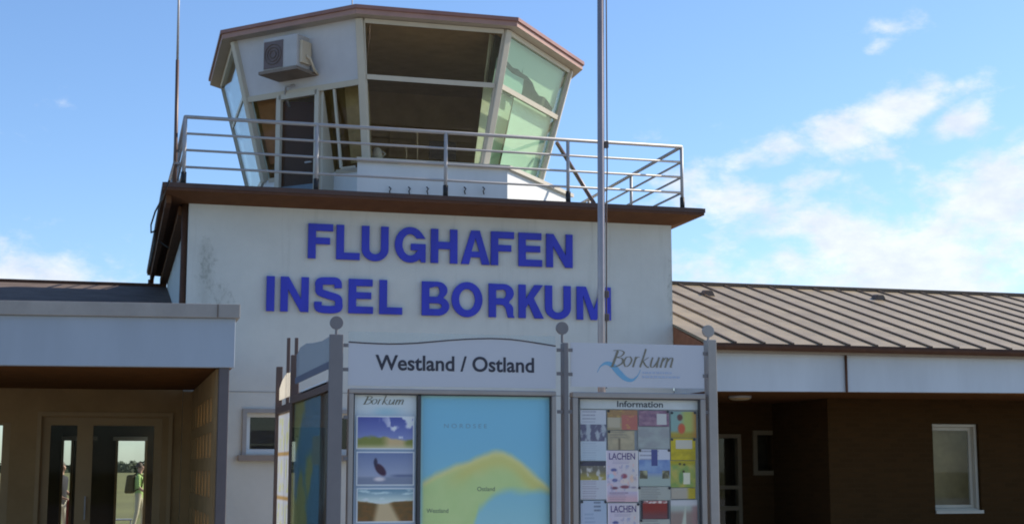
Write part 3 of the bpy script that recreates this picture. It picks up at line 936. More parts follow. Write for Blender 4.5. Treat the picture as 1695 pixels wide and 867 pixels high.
def glyph(c, w, h, t):
    if c == 'I': return [[(0, 0), (w, 0), (w, h), (0, h)]]
    if c == 'F': return [[(0, 0), (t, 0), (t, h * .42), (w * .88, h * .42), (w * .88, h * .42 + t * .85), (t, h * .42 + t * .85), (t, h - t * .9), (w, h - t * .9), (w, h), (0, h)]]
    if c == 'L': return [[(0, 0), (w, 0), (w, t * .9), (t, t * .9), (t, h), (0, h)]]
    if c == 'E': return [[(0, 0), (w, 0), (w, t * .9), (t, t * .9), (t, h * .43), (w * .92, h * .43), (w * .92, h * .43 + t * .85), (t, h * .43 + t * .85), (t, h - t * .9), (w * .97, h - t * .9), (w * .97, h), (0, h)]]
    if c == 'H': return [[(0, 0), (t, 0), (t, h * .42), (w - t, h * .42), (w - t, 0), (w, 0), (w, h), (w - t, h), (w - t, h * .42 + t * .95), (t, h * .42 + t * .95), (t, h), (0, h)]]
    if c == 'N': return [[(0, 0), (t * .95, 0), (t * .95, h * .66), (w - t * 1.02, 0), (w, 0), (w, h), (w - t * .95, h), (w - t * .95, h * .34), (t * 1.02, h), (0, h)]]
    if c == 'A':
        k = t * 1.08
        return [[(0, 0), (k, 0), (k + .065 * w, h * .21), (w - k - .065 * w, h * .21), (w - k, 0), (w, 0), (w * .5 + t * .6, h), (w * .5 - t * .6, h)],
                [(w * .5, h * .80), (w * .35, h * .37), (w * .65, h * .37)]]
    if c == 'K': return [[(0, 0), (t, 0), (t, h * .30), (t * 1.0 + w * .12, h * .44), (w - t * 1.25, 0), (w, 0), (t + w * .32, h * .60), (w * .97, h), (w - t * 1.3, h), (t, h * .56), (t, h), (0, h)]]
    if c == 'M': return [[(0, 0), (t * .9, 0), (t * .9, h * .78), (w * .5 - t * .42, 0), (w * .5 + t * .42, 0), (w - t * .9, h * .78), (w - t * .9, 0), (w, 0), (w, h), (w - t * 1.35, h), (w * .5, h * .30), (t * 1.35, h), (0, h)]]
    if c == 'U':
        return [[(0, h)] + arc(w / 2, h * .34, w / 2, h * .355, 180, 360) + [(w, h), (w - t, h)] + arc(w / 2, h * .34, w / 2 - t, h * .355 - t * .9, 360, 180) + [(t, h)]]
    if c == 'O':
        return [arc(w / 2, h / 2, w / 2, h * .52, 0, 355, 44), arc(w / 2, h / 2, w / 2 - t, h * .52 - t * .92, 0, 355, 44)]
    if c == 'B':
        o = [(0, 0), (w * .55, 0)] + arc(w * .58, h * .275, w * .42, h * .275, -90, 62, 14) + arc(w * .56, h * .75, w * .37, h * .25, -48, 90, 14) + [(0, h)]
        return [o, [(t, t * .85), (w * .54, t * .85)] + arc(w * .56, h * .275, w * .44 - t, h * .275 - t * .85, -80, 80, 10) + [(t, h * .55 - t * .85)],
                [(t, h * .55), (w * .52, h * .55)] + arc(w * .53, h * .715, w * .39 - t, h * .72 - h * .55 - .01 * h, -80, 80, 10) + [(t, h - t * .85)]]
    if c == 'R':
        o = [(0, 0), (t, 0), (t, h * .38), (w * .48, h * .38)] + arc(w * .48, h * .20, w * .20, h * .18, 90, 20, 8) + [(w * .73, t * .4), (w * .76, 0), (w, 0), (w * .95, t * .35)] + arc(w * .62, h * .25, w * .33, h * .2, 5, 62, 8) + arc(w * .57, h * .725, w * .40, h * .275, -52, 90, 14) + [(0, h)]
        return [o, [(t, h * .38 + t * .85), (w * .52, h * .38 + t * .85)] + arc(w * .54, h * .70, w * .42 - t, h * .145, -80, 80, 10) + [(t, h - t * .85)]]
    if c == 'G':
        rx, ry = w / 2, h * .52
        o = arc(rx, h / 2, rx, ry, 32, 305, 40) + [(w * .83, h * .10), (w * .86, 0), (w, 0), (w, h * .53), (w * .53, h * .53), (w * .53, h * .53 - t * .85), (w - t * .95, h * .53 - t * .85)]
        i = arc(rx, h / 2, rx - t, ry - t * .92, -38 + 360, 38, 36)
        o[0] = (w * .985, h * .70)
        i.append((w * .985 - t, h * .70))
        return [o + i]
    if c == 'S':
        a = t / 2
        pts = [(a, h * .30), (w * .16, h * .12), (w * .5, a * .75), (w * .84, h * .12), (w - a, h * .28), (w * .82, h * .42), (w * .5, h * .50), (w * .19, h * .59), (a * 1.2, h * .735), (w * .18, h * .89), (w * .5, h - a * .75), (w * .80, h * .90), (w - a * 1.2, h * .72)]
        return [stroke(pts, t * .95)]
def raised_letter(c, x0, x1, z0, z1, parent, t):
    cu = bpy.data.curves.new('l', 'CURVE')
    cu.dimensions = '2D'
    cu.fill_mode = 'BOTH'
    cu.extrude = .013
    cu.bevel_depth = .003
    for loop in glyph(c, x1 - x0, z1 - z0, t):
        sp = cu.splines.new('POLY')
        sp.points.add(len(loop) - 1)
        for k, (a, b) in enumerate(loop):
            sp.points[k].co = (a, b, 0, 1)
        sp.use_cyclic_u = True
    ob = bpy.data.objects.new('l', cu)
    C.objects.link(ob)
    dg = bpy.context.evaluated_depsgraph_get()
    me = bpy.data.meshes.new_from_object(ob.evaluated_get(dg))
    bpy.data.objects.remove(ob)
    me.transform(Matrix.Translation((x0, TY - .034, z0)) @ Matrix.Rotation(R(90), 4, 'X'))
    me.materials.clear()
    me.materials.append(M['blue'])
    o = bpy.data.objects.new('letter', me)
    C.objects.link(o)
    adopt(o, parent)
ROWS = [('FLUGHAFEN', [(247, 358), (375, 480), (490, 610), (640, 778), (803, 922), (940, 1068), (1075, 1178), (1200, 1305), (1325, 1443)], 4.462, 4.940, 405,
         'upper row of blue raised letters reading FLUGHAFEN on the tower wall'),
        ('INSELBORKUM', [(58, 93), (122, 248), (275, 402), (430, 540), (570, 672), (762, 885), (897, 1035), (1065, 1180), (1200, 1312), (1320, 1435), (1463, 1616)], 3.720, 4.192, 495,
         'lower row of blue raised letters reading INSEL BORKUM on the tower wall')]
for word, xs, z0, z1, ym, lab in ROWS:
    sg = thing('wall_sign', (4.4, TY, z0), lab, 'sign', 'blue letter rows on the tower')
    for ch, (a, b) in zip(word, xs):
        xa, xb = onY(420 + a / 2.734, ym, TY - .05).x, onY(420 + b / 2.734, ym, TY - .05).x
        raised_letter(ch, xa, xb, z0, z1, sg, .102)

# ------------------------------------------------------------------ left: entrance canopy and wing
ZS = 2.62
fa, fb_ = onZ(0, 604, ZS), onZ(388, 608, ZS)
dirc = (fb_ - fa).normalized()
L0, L1 = fa - dirc * 6, fb_
cn = thing('entrance_canopy', (0, 15.3, 0), 'flat white fascia canopy with grey coping over the entrance porch', 'canopy')
def cz(px, py):
    nrm = Vector((dirc.y, -dirc.x, 0))
    return onP(px, py, fa, nrm).z
zw, zc = cz(200, 524), cz(200, 501)
def plan(d0_, d1_, z0, z1, l0=L0, l1=L1, e=0.0):
    back = Vector((0, 1, 0))
    p = [l0 + back * d0_, l1 + dirc * e + back * d0_, l1 + dirc * e + back * d1_, l0 + back * d1_]
    return MB().hexa([Vector((q.x, q.y, z0)) for q in p] + [Vector((q.x, q.y, z1)) for q in p])
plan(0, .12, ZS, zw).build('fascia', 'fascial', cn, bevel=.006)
plan(.12, 4.75, ZS + .35, zw - .02).build('roof_slab', 'deck', cn)
xs_ = L1.x
plan(.12, 4.72, ZS + .012, ZS + .05).build('soffit', 'dsoffit', cn)
plan(-.05, .45, zw, zc, e=.04).build('coping', 'coping', cn, bevel=.006)
jx = onP(360, 515, fa, Vector((dirc.y, -dirc.x, 0)))
MB().box(jx.x - .004, jx.x + .004, jx.y - .058, jx.y - .05, zw + .004, zc - .004).build('coping_joint', 'seam', cn)
p0, p1 = onP(361, 700, fa, Vector((dirc.y, -dirc.x, 0))), onP(378, 700, fa, Vector((dirc.y, -dirc.x, 0)))
MB().box(p0.x, p1.x, p0.y + .02, p0.y + .16, 0, ZS + .01).build('post', 'post', cn, bevel=.006)
MB().box(TX0 + .0, p1.x - .006, TY - .03, TY - .004, 0, 2.615).build('wall_lining', 'porchwall', cn)  # ochre sheet over the tower wall imitates the porch shade
# side screen of glass blocks between the post and the tower
SX = p1.x - .125
scb = MB()
sy0, sy1 = p0.y + .165, TY - .034
nb, zlev = 7, [0, .35, .72, 1.22, 1.72, 2.2, 2.615]
scr = thing('block_screen', (SX, 17.5, 0), 'ochre porch side wall with rows of small glass slots beside the post', 'wall')
holes = []
for (za, zb_) in ((.82, 1.12), (1.30, 1.58), (1.72, 1.98), (2.10, 2.36)):
    for k in range(nb):
        ya = sy0 + .5 + k * .58
        holes.append((ya, ya + .30, za, zb_))
sw = MB()
sw.wall(sy0, sy1, 0, .12, 0, 2.615, holes)
sw.v = [(SX + y, x, z) for x, y, z in sw.v]
sw.build('wall', 'porchwall', scr)
gbk = MB()
for h in holes:
    gbk.box(SX + .05, SX + .06, h[0], h[1], h[2], h[3])
gbk.build('glass_blocks', frosted('slot_glass', (.62, .54, .36), .6, .1), scr)['kind'] = 'stuff'

lw = thing('terminal_wing', (-6, 24, 0), 'low left terminal wing with glazed entrance doors and grey-brown roof', 'building')
YB = 20.02
def xz(px, py, Y=YB):
    q = onY(px, py, Y)
    return q.x, q.z
dx0, dz1 = xz(84, 703)
dx1, _ = xz(132, 703)
ex0, _ = xz(151, 705)
ex1, _ = xz(256, 705)
fx0, fx1 = xz(-90, 700)[0], xz(18, 700)[0]
dzb = .32
WX0 = -14.0
lwall = MB().wall(WX0, TX0 - .004, YB, YB + .2, 0, 3.0, [(dx0 - .10, ex1 + .10, 0.0, dz1 + .10), (fx0, fx1, 0, dz1 + .03)])
lwall.build('wall', 'porchwall', lw)
# portal surround round the double door
o0, o1 = xz(62, 700)[0], xz(286, 700)[0]
MB().frame(o0, o1, YB - .03, YB - .003, 0, dz1 + .17, .05, sides='lrt').build('portal_trim', 'porchframe', lw)
def glazed_door(x0, x1, name='door'):
    d = MB().frame(x0 - .10, x1 + .10, YB + .05, YB + .12, 0.02, dz1 + .10, .10).box(x0, x1, YB + .052, YB + .118, .12, dzb).build(name, 'porchframe', lw)
    MB().box(x0, x1, YB + .08, YB + .088, dzb, dz1).build('pane', 'doorglass', d)
    MB().box(x0, x1, YB + .045, YB + .05, .1, dzb + .02).build('kick_plate', 'dark', d)
    return d
mid = (dx1 + ex0) / 2
g1 = glazed_door(dx0, mid - .10 - .0)
g2 = glazed_door(mid + .10, ex1)
MB().box(mid + .02, mid + .04, YB + .0, YB + .03, .95, 1.25).build('handle', 'rail', g2)
glazed_door(fx0 + .10, fx1 - .10)
# interior and rear wall with openings to the airfield
YR = 28.6
def rx(px):
    return onY(px, 760, YR).x
zr0 = onY(215, 727, YR).z
rh = [(rx(101), rx(121), .10, zr0), (rx(191), rx(243), .10, zr0), (rx(-20), rx(6), .1, zr0 + .25), (rx(14), rx(18), .1, zr0)]
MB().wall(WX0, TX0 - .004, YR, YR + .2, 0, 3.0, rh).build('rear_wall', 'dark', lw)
for h in rh[:2]:
    rf = MB().frame(h[0], h[1], YR - .04, YR + .02, h[2], h[3] + .02, .045).build('rear_door', 'porchframe', lw)
    MB().box(h[0] + .045, h[1] - .045, YR + .08, YR + .085, h[2] + .045, h[3] - .03).build('pane', 'glass', rf)
MB().box(rx(101), rx(160), YR - .06, YR - .042, zr0 - .02, zr0 + .05).build('transom_bar', 'winwhite', lw)
MB().box(rx(186), rx(243), YR - .06, YR - .042, zr0 - .02, zr0 + .05).build('transom_bar', 'winwhite', lw)
MB().box(WX0, TX0 - .01, YB + .21, YR - .01, 2.66, 2.7).build('ceiling', 'dark', lw)
MB().box(WX0, TX0 - .01, YB + .21, YR - .01, .006, .012).build('floor', 'dark', lw)
MB().box(WX0, WX0 + .2, YB + .21, YR - .01, .02, 2.65).build('end_wall', 'dark', lw)
# roof of the left wing
q = onX(276, 474, TX0)
RZ, RYR = q.z, q.y
y0r = 18.9
sl_ = (RZ - 3.06) / (RYR - y0r)
rr = MB()
z0r = RZ - sl_ * (RYR - y0r)
rr.hexa([(WX0, y0r, z0r - .1), (TX0 - .004, y0r, z0r - .1), (TX0 - .004, RYR, RZ - .1), (WX0, RYR, RZ - .1), (WX0, y0r, z0r), (TX0 - .004, y0r, z0r), (TX0 - .004, RYR, RZ), (WX0, RYR, RZ)])
rr.hexa([(WX0, RYR, RZ - .1), (TX0 - .004, RYR, RZ - .1), (TX0 - .004, 29.2, RZ - .1 - sl_ * (29.2 - RYR)), (WX0, 29.2, RZ - .1 - sl_ * (29.2 - RYR)), (WX0, RYR, RZ), (TX0 - .004, RYR, RZ), (TX0 - .004, 29.2, RZ - sl_ * (29.2 - RYR)), (WX0, 29.2, RZ - sl_ * (29.2 - RYR))])
rf = rr.build('roof', 'greyroof', lw)
MB().box(WX0, TX0 - .006, RYR - .12, RYR + .12, RZ - .02, RZ + .035).build('ridge_cap', 'brown', rf)
lp = onZ(168, 646, ZS)
lamp = thing('porch_spotlight', (lp.x, lp.y, ZS), 'small dark spotlight under the entrance porch ceiling', 'lamp')
MB().tube([(lp.x, lp.y, ZS + .012), (lp.x, lp.y, ZS - .05)], .012).build('stem', 'black', lamp)
MB().tube([(lp.x, lp.y - .03, ZS - .03), (lp.x, lp.y + .02, ZS - .10)], [.045, .055], 12).build('lamp_head', 'black', lamp, smooth=True)

# ------------------------------------------------------------------ right wing
rw = thing('terminal_wing', (16, 23, 0), 'low right terminal wing with beige standing-seam roof and dark brick wall', 'building')
RWX0, RWX1 = TX1 + .006, 34.0
e0 = onX(1178, 567, TX1 + .02)
EYW, EZW = e0.y, e0.z
pt = onX(1114, 537, TX1 + .02)
g_ = onX(1114, 537, TX1 + .02)
zq = onY(1116, 536, TY).z
slw = (zq - EZW) / (TY - EYW)
# ridge: sight line through (1116,472) met with the roof plane
nr = Vector((0, -slw, 1)).normalized()
rp_ = onP(1300, 476.3, (0, EYW, EZW), nr)
RYW, RZW = rp_.y, rp_.z
print('wing eave', EYW, EZW, 'slope', slw, 'ridge', RYW, RZW, 'left ridge', RYR, RZ)
ro = MB()
ro.hexa([(RWX0, EYW, EZW - .04), (RWX1, EYW, EZW - .04), (RWX1, RYW, RZW - .04), (RWX0, RYW, RZW - .04), (RWX0, EYW, EZW), (RWX1, EYW, EZW), (RWX1, RYW, RZW), (RWX0, RYW, RZW)], 0)
yb2 = 29.2
ro.hexa([(RWX0, RYW, RZW - .04), (RWX1, RYW, RZW - .04), (RWX1, yb2, RZW - .04 - slw * (yb2 - RYW)), (RWX0, yb2, RZW - .04 - slw * (yb2 - RYW)), (RWX0, RYW, RZW), (RWX1, RYW, RZW), (RWX1, yb2, RZW - slw * (yb2 - RYW)), (RWX0, yb2, RZW - slw * (yb2 - RYW))], 0)
xa, xb = onZ(1100 + 290 / 2.03, 563, EZW).x, onZ(1100 + 1150 / 2.03, 573, EZW).x
stp = (xb - xa) / 9
roof = ro.build('roof', 'roofmetal', rw)
sm = MB()
x = xa - 4 * stp
while x < RWX1:
    if x > RWX0 + .05:
        off = Vector((0, -slw, 1)).normalized() * .022
        sm.beam(Vector((x, EYW + .005, EZW)) + off * .4, Vector((x, RYW, RZW)) + off * .3, .030, .036, (0, -slw, 1))
    x += stp
seams = sm.build('seams', 'seam', roof)
MB().box(RWX0, RWX1, RYW - .10, RYW + .10, RZW - .015, RZW + .04).build('ridge_cap', 'seam', roof)
for px, py in ((1171, 488), (1454, 495)):
    q = onP(px, py, (0, EYW, EZW), nr)
    MB().hexa([q + Vector(v) for v in ((-.10, -.12, -.035), (.10, -.12, -.035), (.10, .1, .02), (-.10, .1, .02), (-.06, -.10, .07), (.06, -.10, .07), (.06, .08, .09), (-.06, .08, .09))]).build('vent_hood', 'seam', roof, bevel=.01)
MB().tube([(RWX0, EYW - .03, EZW - .045), (RWX1, EYW - .03, EZW - .045)], .05, 10).build('gutter', 'brown', rw, smooth=True)
# gable board closing the roof end in front of the tower
MB().prism([(RWX0 - .0, EYW + .06, EZW - .05), (RWX0, TY - .003, zq - .045), (RWX0, TY - .003, EZW - .16), (RWX0, EYW + .06, EZW - .16)], (.03, 0, 0)).build('gable_board', 'redbrown', rw)
FYW = EYW + .16
zf1 = onY(1300, 586, FYW).z
zf0a, zf0b = onY(1190, 647, FYW).z, onY(1695, 649.5, FYW).z
fxa, fxb = onY(1190, 647, FYW).x, onY(1695, 649.5, FYW).x
def zfa(x):
    return zf0a + (zf0b - zf0a) * (x - fxa) / (fxb - fxa)
jx_ = onY(1399, 610, FYW).x
for xa_, xb_ in ((RWX0 + .04, jx_ - .006), (jx_ + .006, 20.0), (20.012, RWX1)):
    z_a, z_b = zfa(min(xa_, 18)), zfa(min(xb_, 18))
    MB().hexa([(xa_, FYW, z_a), (xb_, FYW, z_b), (xb_, FYW + .10, z_b), (xa_, FYW + .10, z_a), (xa_, FYW, EZW - .10), (xb_, FYW, EZW - .10), (xb_, FYW + .10, EZW - .10), (xa_, FYW + .10, EZW - .10)]).build('fascia_board', 'fascia', rw, bevel=.004)
MB().box(RWX0, RWX1, EYW + .02, FYW - .004, EZW - .12, EZW - .06).build('eave_soffit', mat('eave_tan', (.30, .24, .18), .6), rw)
MB().tube([(jx_, FYW - .03, EZW - .06), (jx_, FYW - .03, zfa(jx_) + .0), (jx_ , FYW - .03, zfa(jx_) - .01)], .018, 8).build('downpipe', 'brown', rw, smooth=True)
SZW = zf0a + .02
MB().box(RWX0, RWX0 + .03, FYW + .102, TY - .003, SZW - .02, EZW - .165).build('end_panel', 'fascia', rw)
MB().box(RWX0 + .031, RWX1, FYW + .104, 23.5, SZW, SZW + .05).build('soffit', 'dsoffit', rw)
# walls: projecting brick block, recessed wall behind
YF = 20.6
cxx = onY(1371, 720, YF).x
YD = onX(1279, 720, cxx).y
print('brick corner', cxx, 'deep wall', YD, 'soffit', SZW)
wa, wb = onY(1543, 702, YF).x, onY(1619, 702, YF).x
wzt, wzb = onY(1580, 701, YF).z, onY(1580, 846, YF).z
MB().wall(cxx, RWX1, YF, YF + .25, 0, SZW, [(wa, wb, wzb, wzt)]).build('wall', 'brick', rw)
MB().box(cxx, cxx + .25, YF + .25, YD + .1, 0, SZW).build('side_wall', 'brick', rw)
sa, sb_ = onY(1245, 715, YD).x, cxx - .012
szt, szb = onY(1260, 712, YD).z, onY(1260, 786, YD).z
pa_, pb_ = onY(1130, 720, YD).x, onY(1225, 720, YD).x
pzt, pzb = onY(1200, 718, YD).z, onY(1200, 806, YD).z
MB().wall(RWX0, cxx, YD, YD + .2, 0, SZW, [(sa, sb_, szb, szt), (pa_, pb_, .05, pzt)]).build('recess_wall', 'brick', rw)
w1 = MB()
w1.frame(wa + .003, wb - .003, YF + .06, YF + .24, wzb + .003, wzt - .003, .045, sides='rtb')
wn1 = w1.build('window', 'winwhite', rw, bevel=.004)
MB().frame(wa + .05, wb - .05, YF + .14, YF + .19, wzb + .05, wzt - .05, .05, sides='rtb').build('frame', 'winwhite', wn1)
MB().box(wa + .003, wb - .10, YF + .16, YF + .166, wzb + .10, wzt - .10).build('pane', 'glass', wn1)
MB().box(wa + .0, wb + .02, YF - .03, YF + .06, wzb - .03, wzb + .02).build('sill', 'winwhite', wn1)
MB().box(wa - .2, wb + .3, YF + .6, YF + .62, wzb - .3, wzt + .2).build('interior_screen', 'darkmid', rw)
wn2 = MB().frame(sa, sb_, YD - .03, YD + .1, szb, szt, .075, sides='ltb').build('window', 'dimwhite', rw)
MB().box(sa + .075, sb_, YD + .04, YD + .046, szb + .075, szt - .075).build('pane', 'glass', wn2)
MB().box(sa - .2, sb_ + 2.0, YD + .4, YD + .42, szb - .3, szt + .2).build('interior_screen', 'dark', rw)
zlow = onY(1200, 840, YD).z
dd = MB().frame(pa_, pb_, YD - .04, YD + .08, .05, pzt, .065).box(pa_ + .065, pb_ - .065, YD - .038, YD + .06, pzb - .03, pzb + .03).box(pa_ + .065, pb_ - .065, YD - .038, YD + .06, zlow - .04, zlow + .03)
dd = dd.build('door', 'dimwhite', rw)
MB().box(pa_ + .065, pb_ - .065, YD + .03, YD + .036, .115, pzt - .065).build('pane', 'glass', dd)
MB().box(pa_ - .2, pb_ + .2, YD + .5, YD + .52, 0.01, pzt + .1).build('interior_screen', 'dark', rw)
cl = onZ(1225, 659, SZW - .04)
cp = thing('ceiling_lamp', (cl.x, cl.y, SZW), 'round pale ceiling lamp under the soffit of the right wing', 'lamp')
MB().tube([(cl.x, cl.y, SZW - .001), (cl.x, cl.y, SZW - .035)], .17, 20).build('base', 'rail', cp, smooth=True)
MB().tube([(cl.x, cl.y, SZW - .036), (cl.x, cl.y, SZW - .055), (cl.x, cl.y, SZW - .068)], [.165, .15, .10], 20).build('lamp_shade', 'lampglass', cp, smooth=True)

# ------------------------------------------------------------------ flagpole
YP = 14.0
fp0, fp1 = onY(996.3, 800, YP), onY(993.8, -120, YP)
fg = thing('flagpole', (fp0.x, YP, 0), 'tall slim metal flagpole with halyard between the kiosk and the tower', 'flagpole')
slope_x = (fp1.x - fp0.x) / (fp1.z - fp0.z)
def fx(z):
    return fp0.x + slope_x * (z - fp0.z)
MB().tube([(fx(0), YP, 0), (fx(3), YP, 3), (fx(8.5), YP, 8.5)], [.041, .038, .033], 16).build('pole', 'pole', fg, smooth=True)
MB().tube([(fx(2.4) + .045, YP - .02, 2.4), (fx(4.2) + .05, YP - .02, 4.2), (fx(4.6) + .06, YP - .02, 4.62), (fx(8.4) + .052, YP - .02, 8.4)], .007, 6).build('halyard', 'rope', fg, smooth=True)
for py in (240, 487, 525):
    z = onY(1000, py, YP).z
    MB().box(fx(z) + .03, fx(z) + .075, YP - .03, YP + .01, z - .035, z + .035).build('cleat', 'rope', fg, bevel=.005)
MB().tube([(fx(0), YP, .004), (fx(0), YP, .12)], [.12, .07], 16).build('base', 'pole', fg)

# ------------------------------------------------------------------ information kiosk
YK = 8.93
def K(px, py, Y=YK):
    q = onY(px, py, Y)
    return q.x, q.z
ks = thing('information_stand', (2.4, 9.4, 0), 'grey four-panel information stand with acrylic headers in front of the tower', 'information stand')
ZG = .004
def kpost(x0, x1, y0, y1, ztop, m, zdisc=None, xc=None):
    p = MB().box(x0, x1, y0, y1, ZG, ztop).build('post', m, ks, bevel=.004)
    if zdisc:
        xc = xc if xc is not None else (x0 + x1) / 2
        yc = (y0 + y1) / 2
        MB().disc((xc, yc, zdisc), .041, .02).tube([(xc, yc, ztop + .001), (xc, yc, zdisc - .035)], .009).build('finial', m, p, bevel=.002)
    return p
x0, zt0 = K(545.5, 553)
x1, _ = K(568, 553)
kpost(x0, x1, YK - .02, YK + .02, zt0, 'kgrey', K(557, 534)[1])
m0, mzt = K(932, 567)
m1, _ = K(939.5, 567)
kpost(m0, m1, YK - .02, YK + .06, mzt, 'kgrey', K(932, 542.5)[1], K(932, 542)[0])
r0, rzt = K(1170, 562)
r1, _ = K(1184, 562)
kpost(r0, r1, YK - .02, YK + .06, rzt, 'klight', K(1174, 547.5)[1], K(1174, 547)[0])
X1 = (x0 + x1) / 2
yp0 = onX(487, 660, X1).y
yp1 = onX(461, 680, X1).y
z_p0 = onX(486, 589, X1).z
z_p1 = onX(459, 609, X1).z
kpost(X1 - .03, X1 + .03, yp0 - .03, yp0 + .03, z_p0, 'kbrown')
kpost(X1 - .025, X1 + .025, yp1 - .025, yp1 + .025, z_p1, 'kbrown')
for px, yy in ((478, 11.6), (491, 11.45)):
    q = onY(px, 559, yy)
    MB().box(q.x - .013, q.x + .013, yy - .013, yy + .013, ZG, q.z).build('post', 'kbrown', ks, bevel=.003)
print('kiosk posts', X1, yp0, yp1, z_p0, z_p1)
# header boards
def board(px0, px1, pyT, pyB, m, name, Y=YK, th=.008, arch=None):
    a, zb = K(px0, pyB, Y)
    b, _ = K(px1, pyB, Y)
    _, zt = K((px0 + px1) / 2, pyT, Y)
    return MB().box(a, b, Y, Y + th, zb, zt).build(name, m, ks), (a, b, zb, zt)
hb = MB()
ax0, azb = K(576, 638)
ax1, _ = K(920, 638)
_, azl = K(577, 569)
_, azm = K(760, 560)
_, azr = K(920, 573)
_, aclr = K(748, 552)
azb = K(748, 640)[1]
arcp = [(ax0, K(576, 565.5)[1])] + [K(px, py) for px, py in ((598, 567), (620, 568.2), (643, 568.9), (665, 568.7), (692, 567.4), (720, 565), (745, 562.8), (770, 561.2), (792, 560.3), (812, 560), (830, 560.5), (845, 561.4), (862, 563.4), (880, 566), (900, 569.3))] + [(ax1, K(920, 572.5)[1])]
hw = MB().prism([(ax0, YK, azb), (ax1, YK, azb)] + [(x, YK, z) for x, z in arcp[::-1]], (0, .006, 0)).build('header_board', 'hdr', ks)
MB().box(ax0, ax1, YK + .0075, YK + .0125, azb, aclr).build('backing_sheet', frosted('faint_acrylic', (.80, .83, .84), .1, .94), hw)
tl = MB()
tl.tube([(x, YK - .001, z) for x, z in arcp], .0045, 6)
tl.build('arched_line', 'ink', hw)
ta, tz0 = K(621, 618)
tb_, tz1 = K(884, 586)
tz0, tz1 = K(750, 614.5)[1], K(750, 589)[1]
text_mesh('Westland / Ostland', ta, tb_, tz0, tz1, YK - .0015, 'ink', hw, bold=.022)
# right header: transparent-looking board with the island logo
ib0, izb = K(945, 638)
ib1, _ = K(1166, 638)
izb = K(1055, 641)[1]
izt = K(1055, 569)[1]
hi = MB().box(ib0, ib1, YK, YK + .006, izb, izt).build('header_board', 'hdr', ks)
def logo(parent, X0, X1, Zb, Zt, y, mi, pen):
    """italic pen lettering of the island's name, in a box from B foot to k top"""
    w, h = X1 - X0, Zt - Zb
    S = []
    def st(pts, k=1.0, cap=False):
        S.append(([(X0 + w * (x * .965 + .07 * (yy - .1)), Zb + h * (yy * 1.27 if yy < .5 and not cap else yy * (1 if not cap else 1.12))) for x, yy in pts], k))
    st([(.07, .78), (.055, .4), (.035, .0)], 1.35, True)                                   # B stem
    st([(.00, .78), (.10, .80), (.17, .70), (.14, .52), (.06, .45)], .95, True)
    st([(.06, .45), (.16, .40), (.18, .20), (.10, .02), (.0, .0)], 1.15, True)
    st([(.285, .44), (.225, .40), (.205, .2), (.24, .02), (.295, .10), (.315, .30), (.285, .44)], .9)   # o
    st([(.375, .44), (.365, .2), (.355, .0)], 1.0)
    st([(.37, .30), (.40, .43), (.43, .42)], .8)                                      # r
    st([(.49, 1.0), (.48, .5), (.465, .0)], 1.0)                                      # k
    st([(.57, .42), (.53, .34), (.48, .22)], .6)
    st([(.50, .24), (.54, .10), (.585, .0), (.60, .02)], 1.0)
    st([(.635, .43), (.625, .2), (.63, .04), (.67, .02), (.71, .2), (.725, .30)], .9)  # u
    st([(.735, .44), (.725, .2), (.725, .0)], 1.0)
    st([(.80, .43), (.79, .2), (.782, .0)], 1.0)                                      # m
    st([(.79, .22), (.83, .40), (.865, .40), (.865, .2), (.855, .0)], .95)
    st([(.865, .22), (.905, .40), (.945, .40), (.945, .2), (.94, .04), (.965, .02)], .95)
    mb = MB()
    for i, (pts, k) in enumerate(S):
        ribbon(mb, pts, lambda t, d, k=k: pen * k * (.30 + .85 * abs(d.y) ** 1.5), y - .00012 * i)
    return mb.build('lettering', mi, parent)
lx0, lz0 = K(1010, 608)
lx1, lz1 = K(1120, 578)
logo(hi, lx0, lx1, K(1060, 607.5)[1], K(1060, 577)[1], YK - .002, 'inkgrey', .0112)
wv = MB()
wp = [K(px, py) for px, py in ((988.5, 616), (994, 606), (1003, 601), (1013, 604), (1024, 616), (1035, 626), (1046, 629), (1055, 622), (1060, 612))]
ribbon(wv, wp, lambda t, d: .004 + .034 * max(0, math.sin(math.pi * min(1, t / .98))) ** 2.2, YK - .0012)
wv.build('wave_emblem', 'inkblue', hi)
pl = MB()
for (px0, px1, py) in ((1063, 1112, 616.5), (1063, 1126, 623.5)):
    a, z = K(px0, py)
    b, _ = K(px1, py)
    x = a
    while x < b:
        wd = random.uniform(.010, .028)
        pl.box(x, min(b, x + wd), YK - .0022, YK - .0012, z - .006, z + .006)
        x += wd + .006
pl.build('small_print', 'inkpale', hi)
# brackets
bk = MB()
def bracket(px, py, pw=9):
    a, z = K(px - pw / 2, py)
    b, _ = K(px + pw / 2, py)
    MB().box(a, b, YK - .004, YK + .004, z - .011, z + .011).build('bracket', 'kgrey', ks)
for px, py in ((572, 571), (572, 611), (573, 690), (573, 758), (926, 579), (943, 579), (926, 618), (943, 619), (927, 681), (944, 681), (1168, 585), (1168, 622), (1168, 682)):
    bracket(px, py)
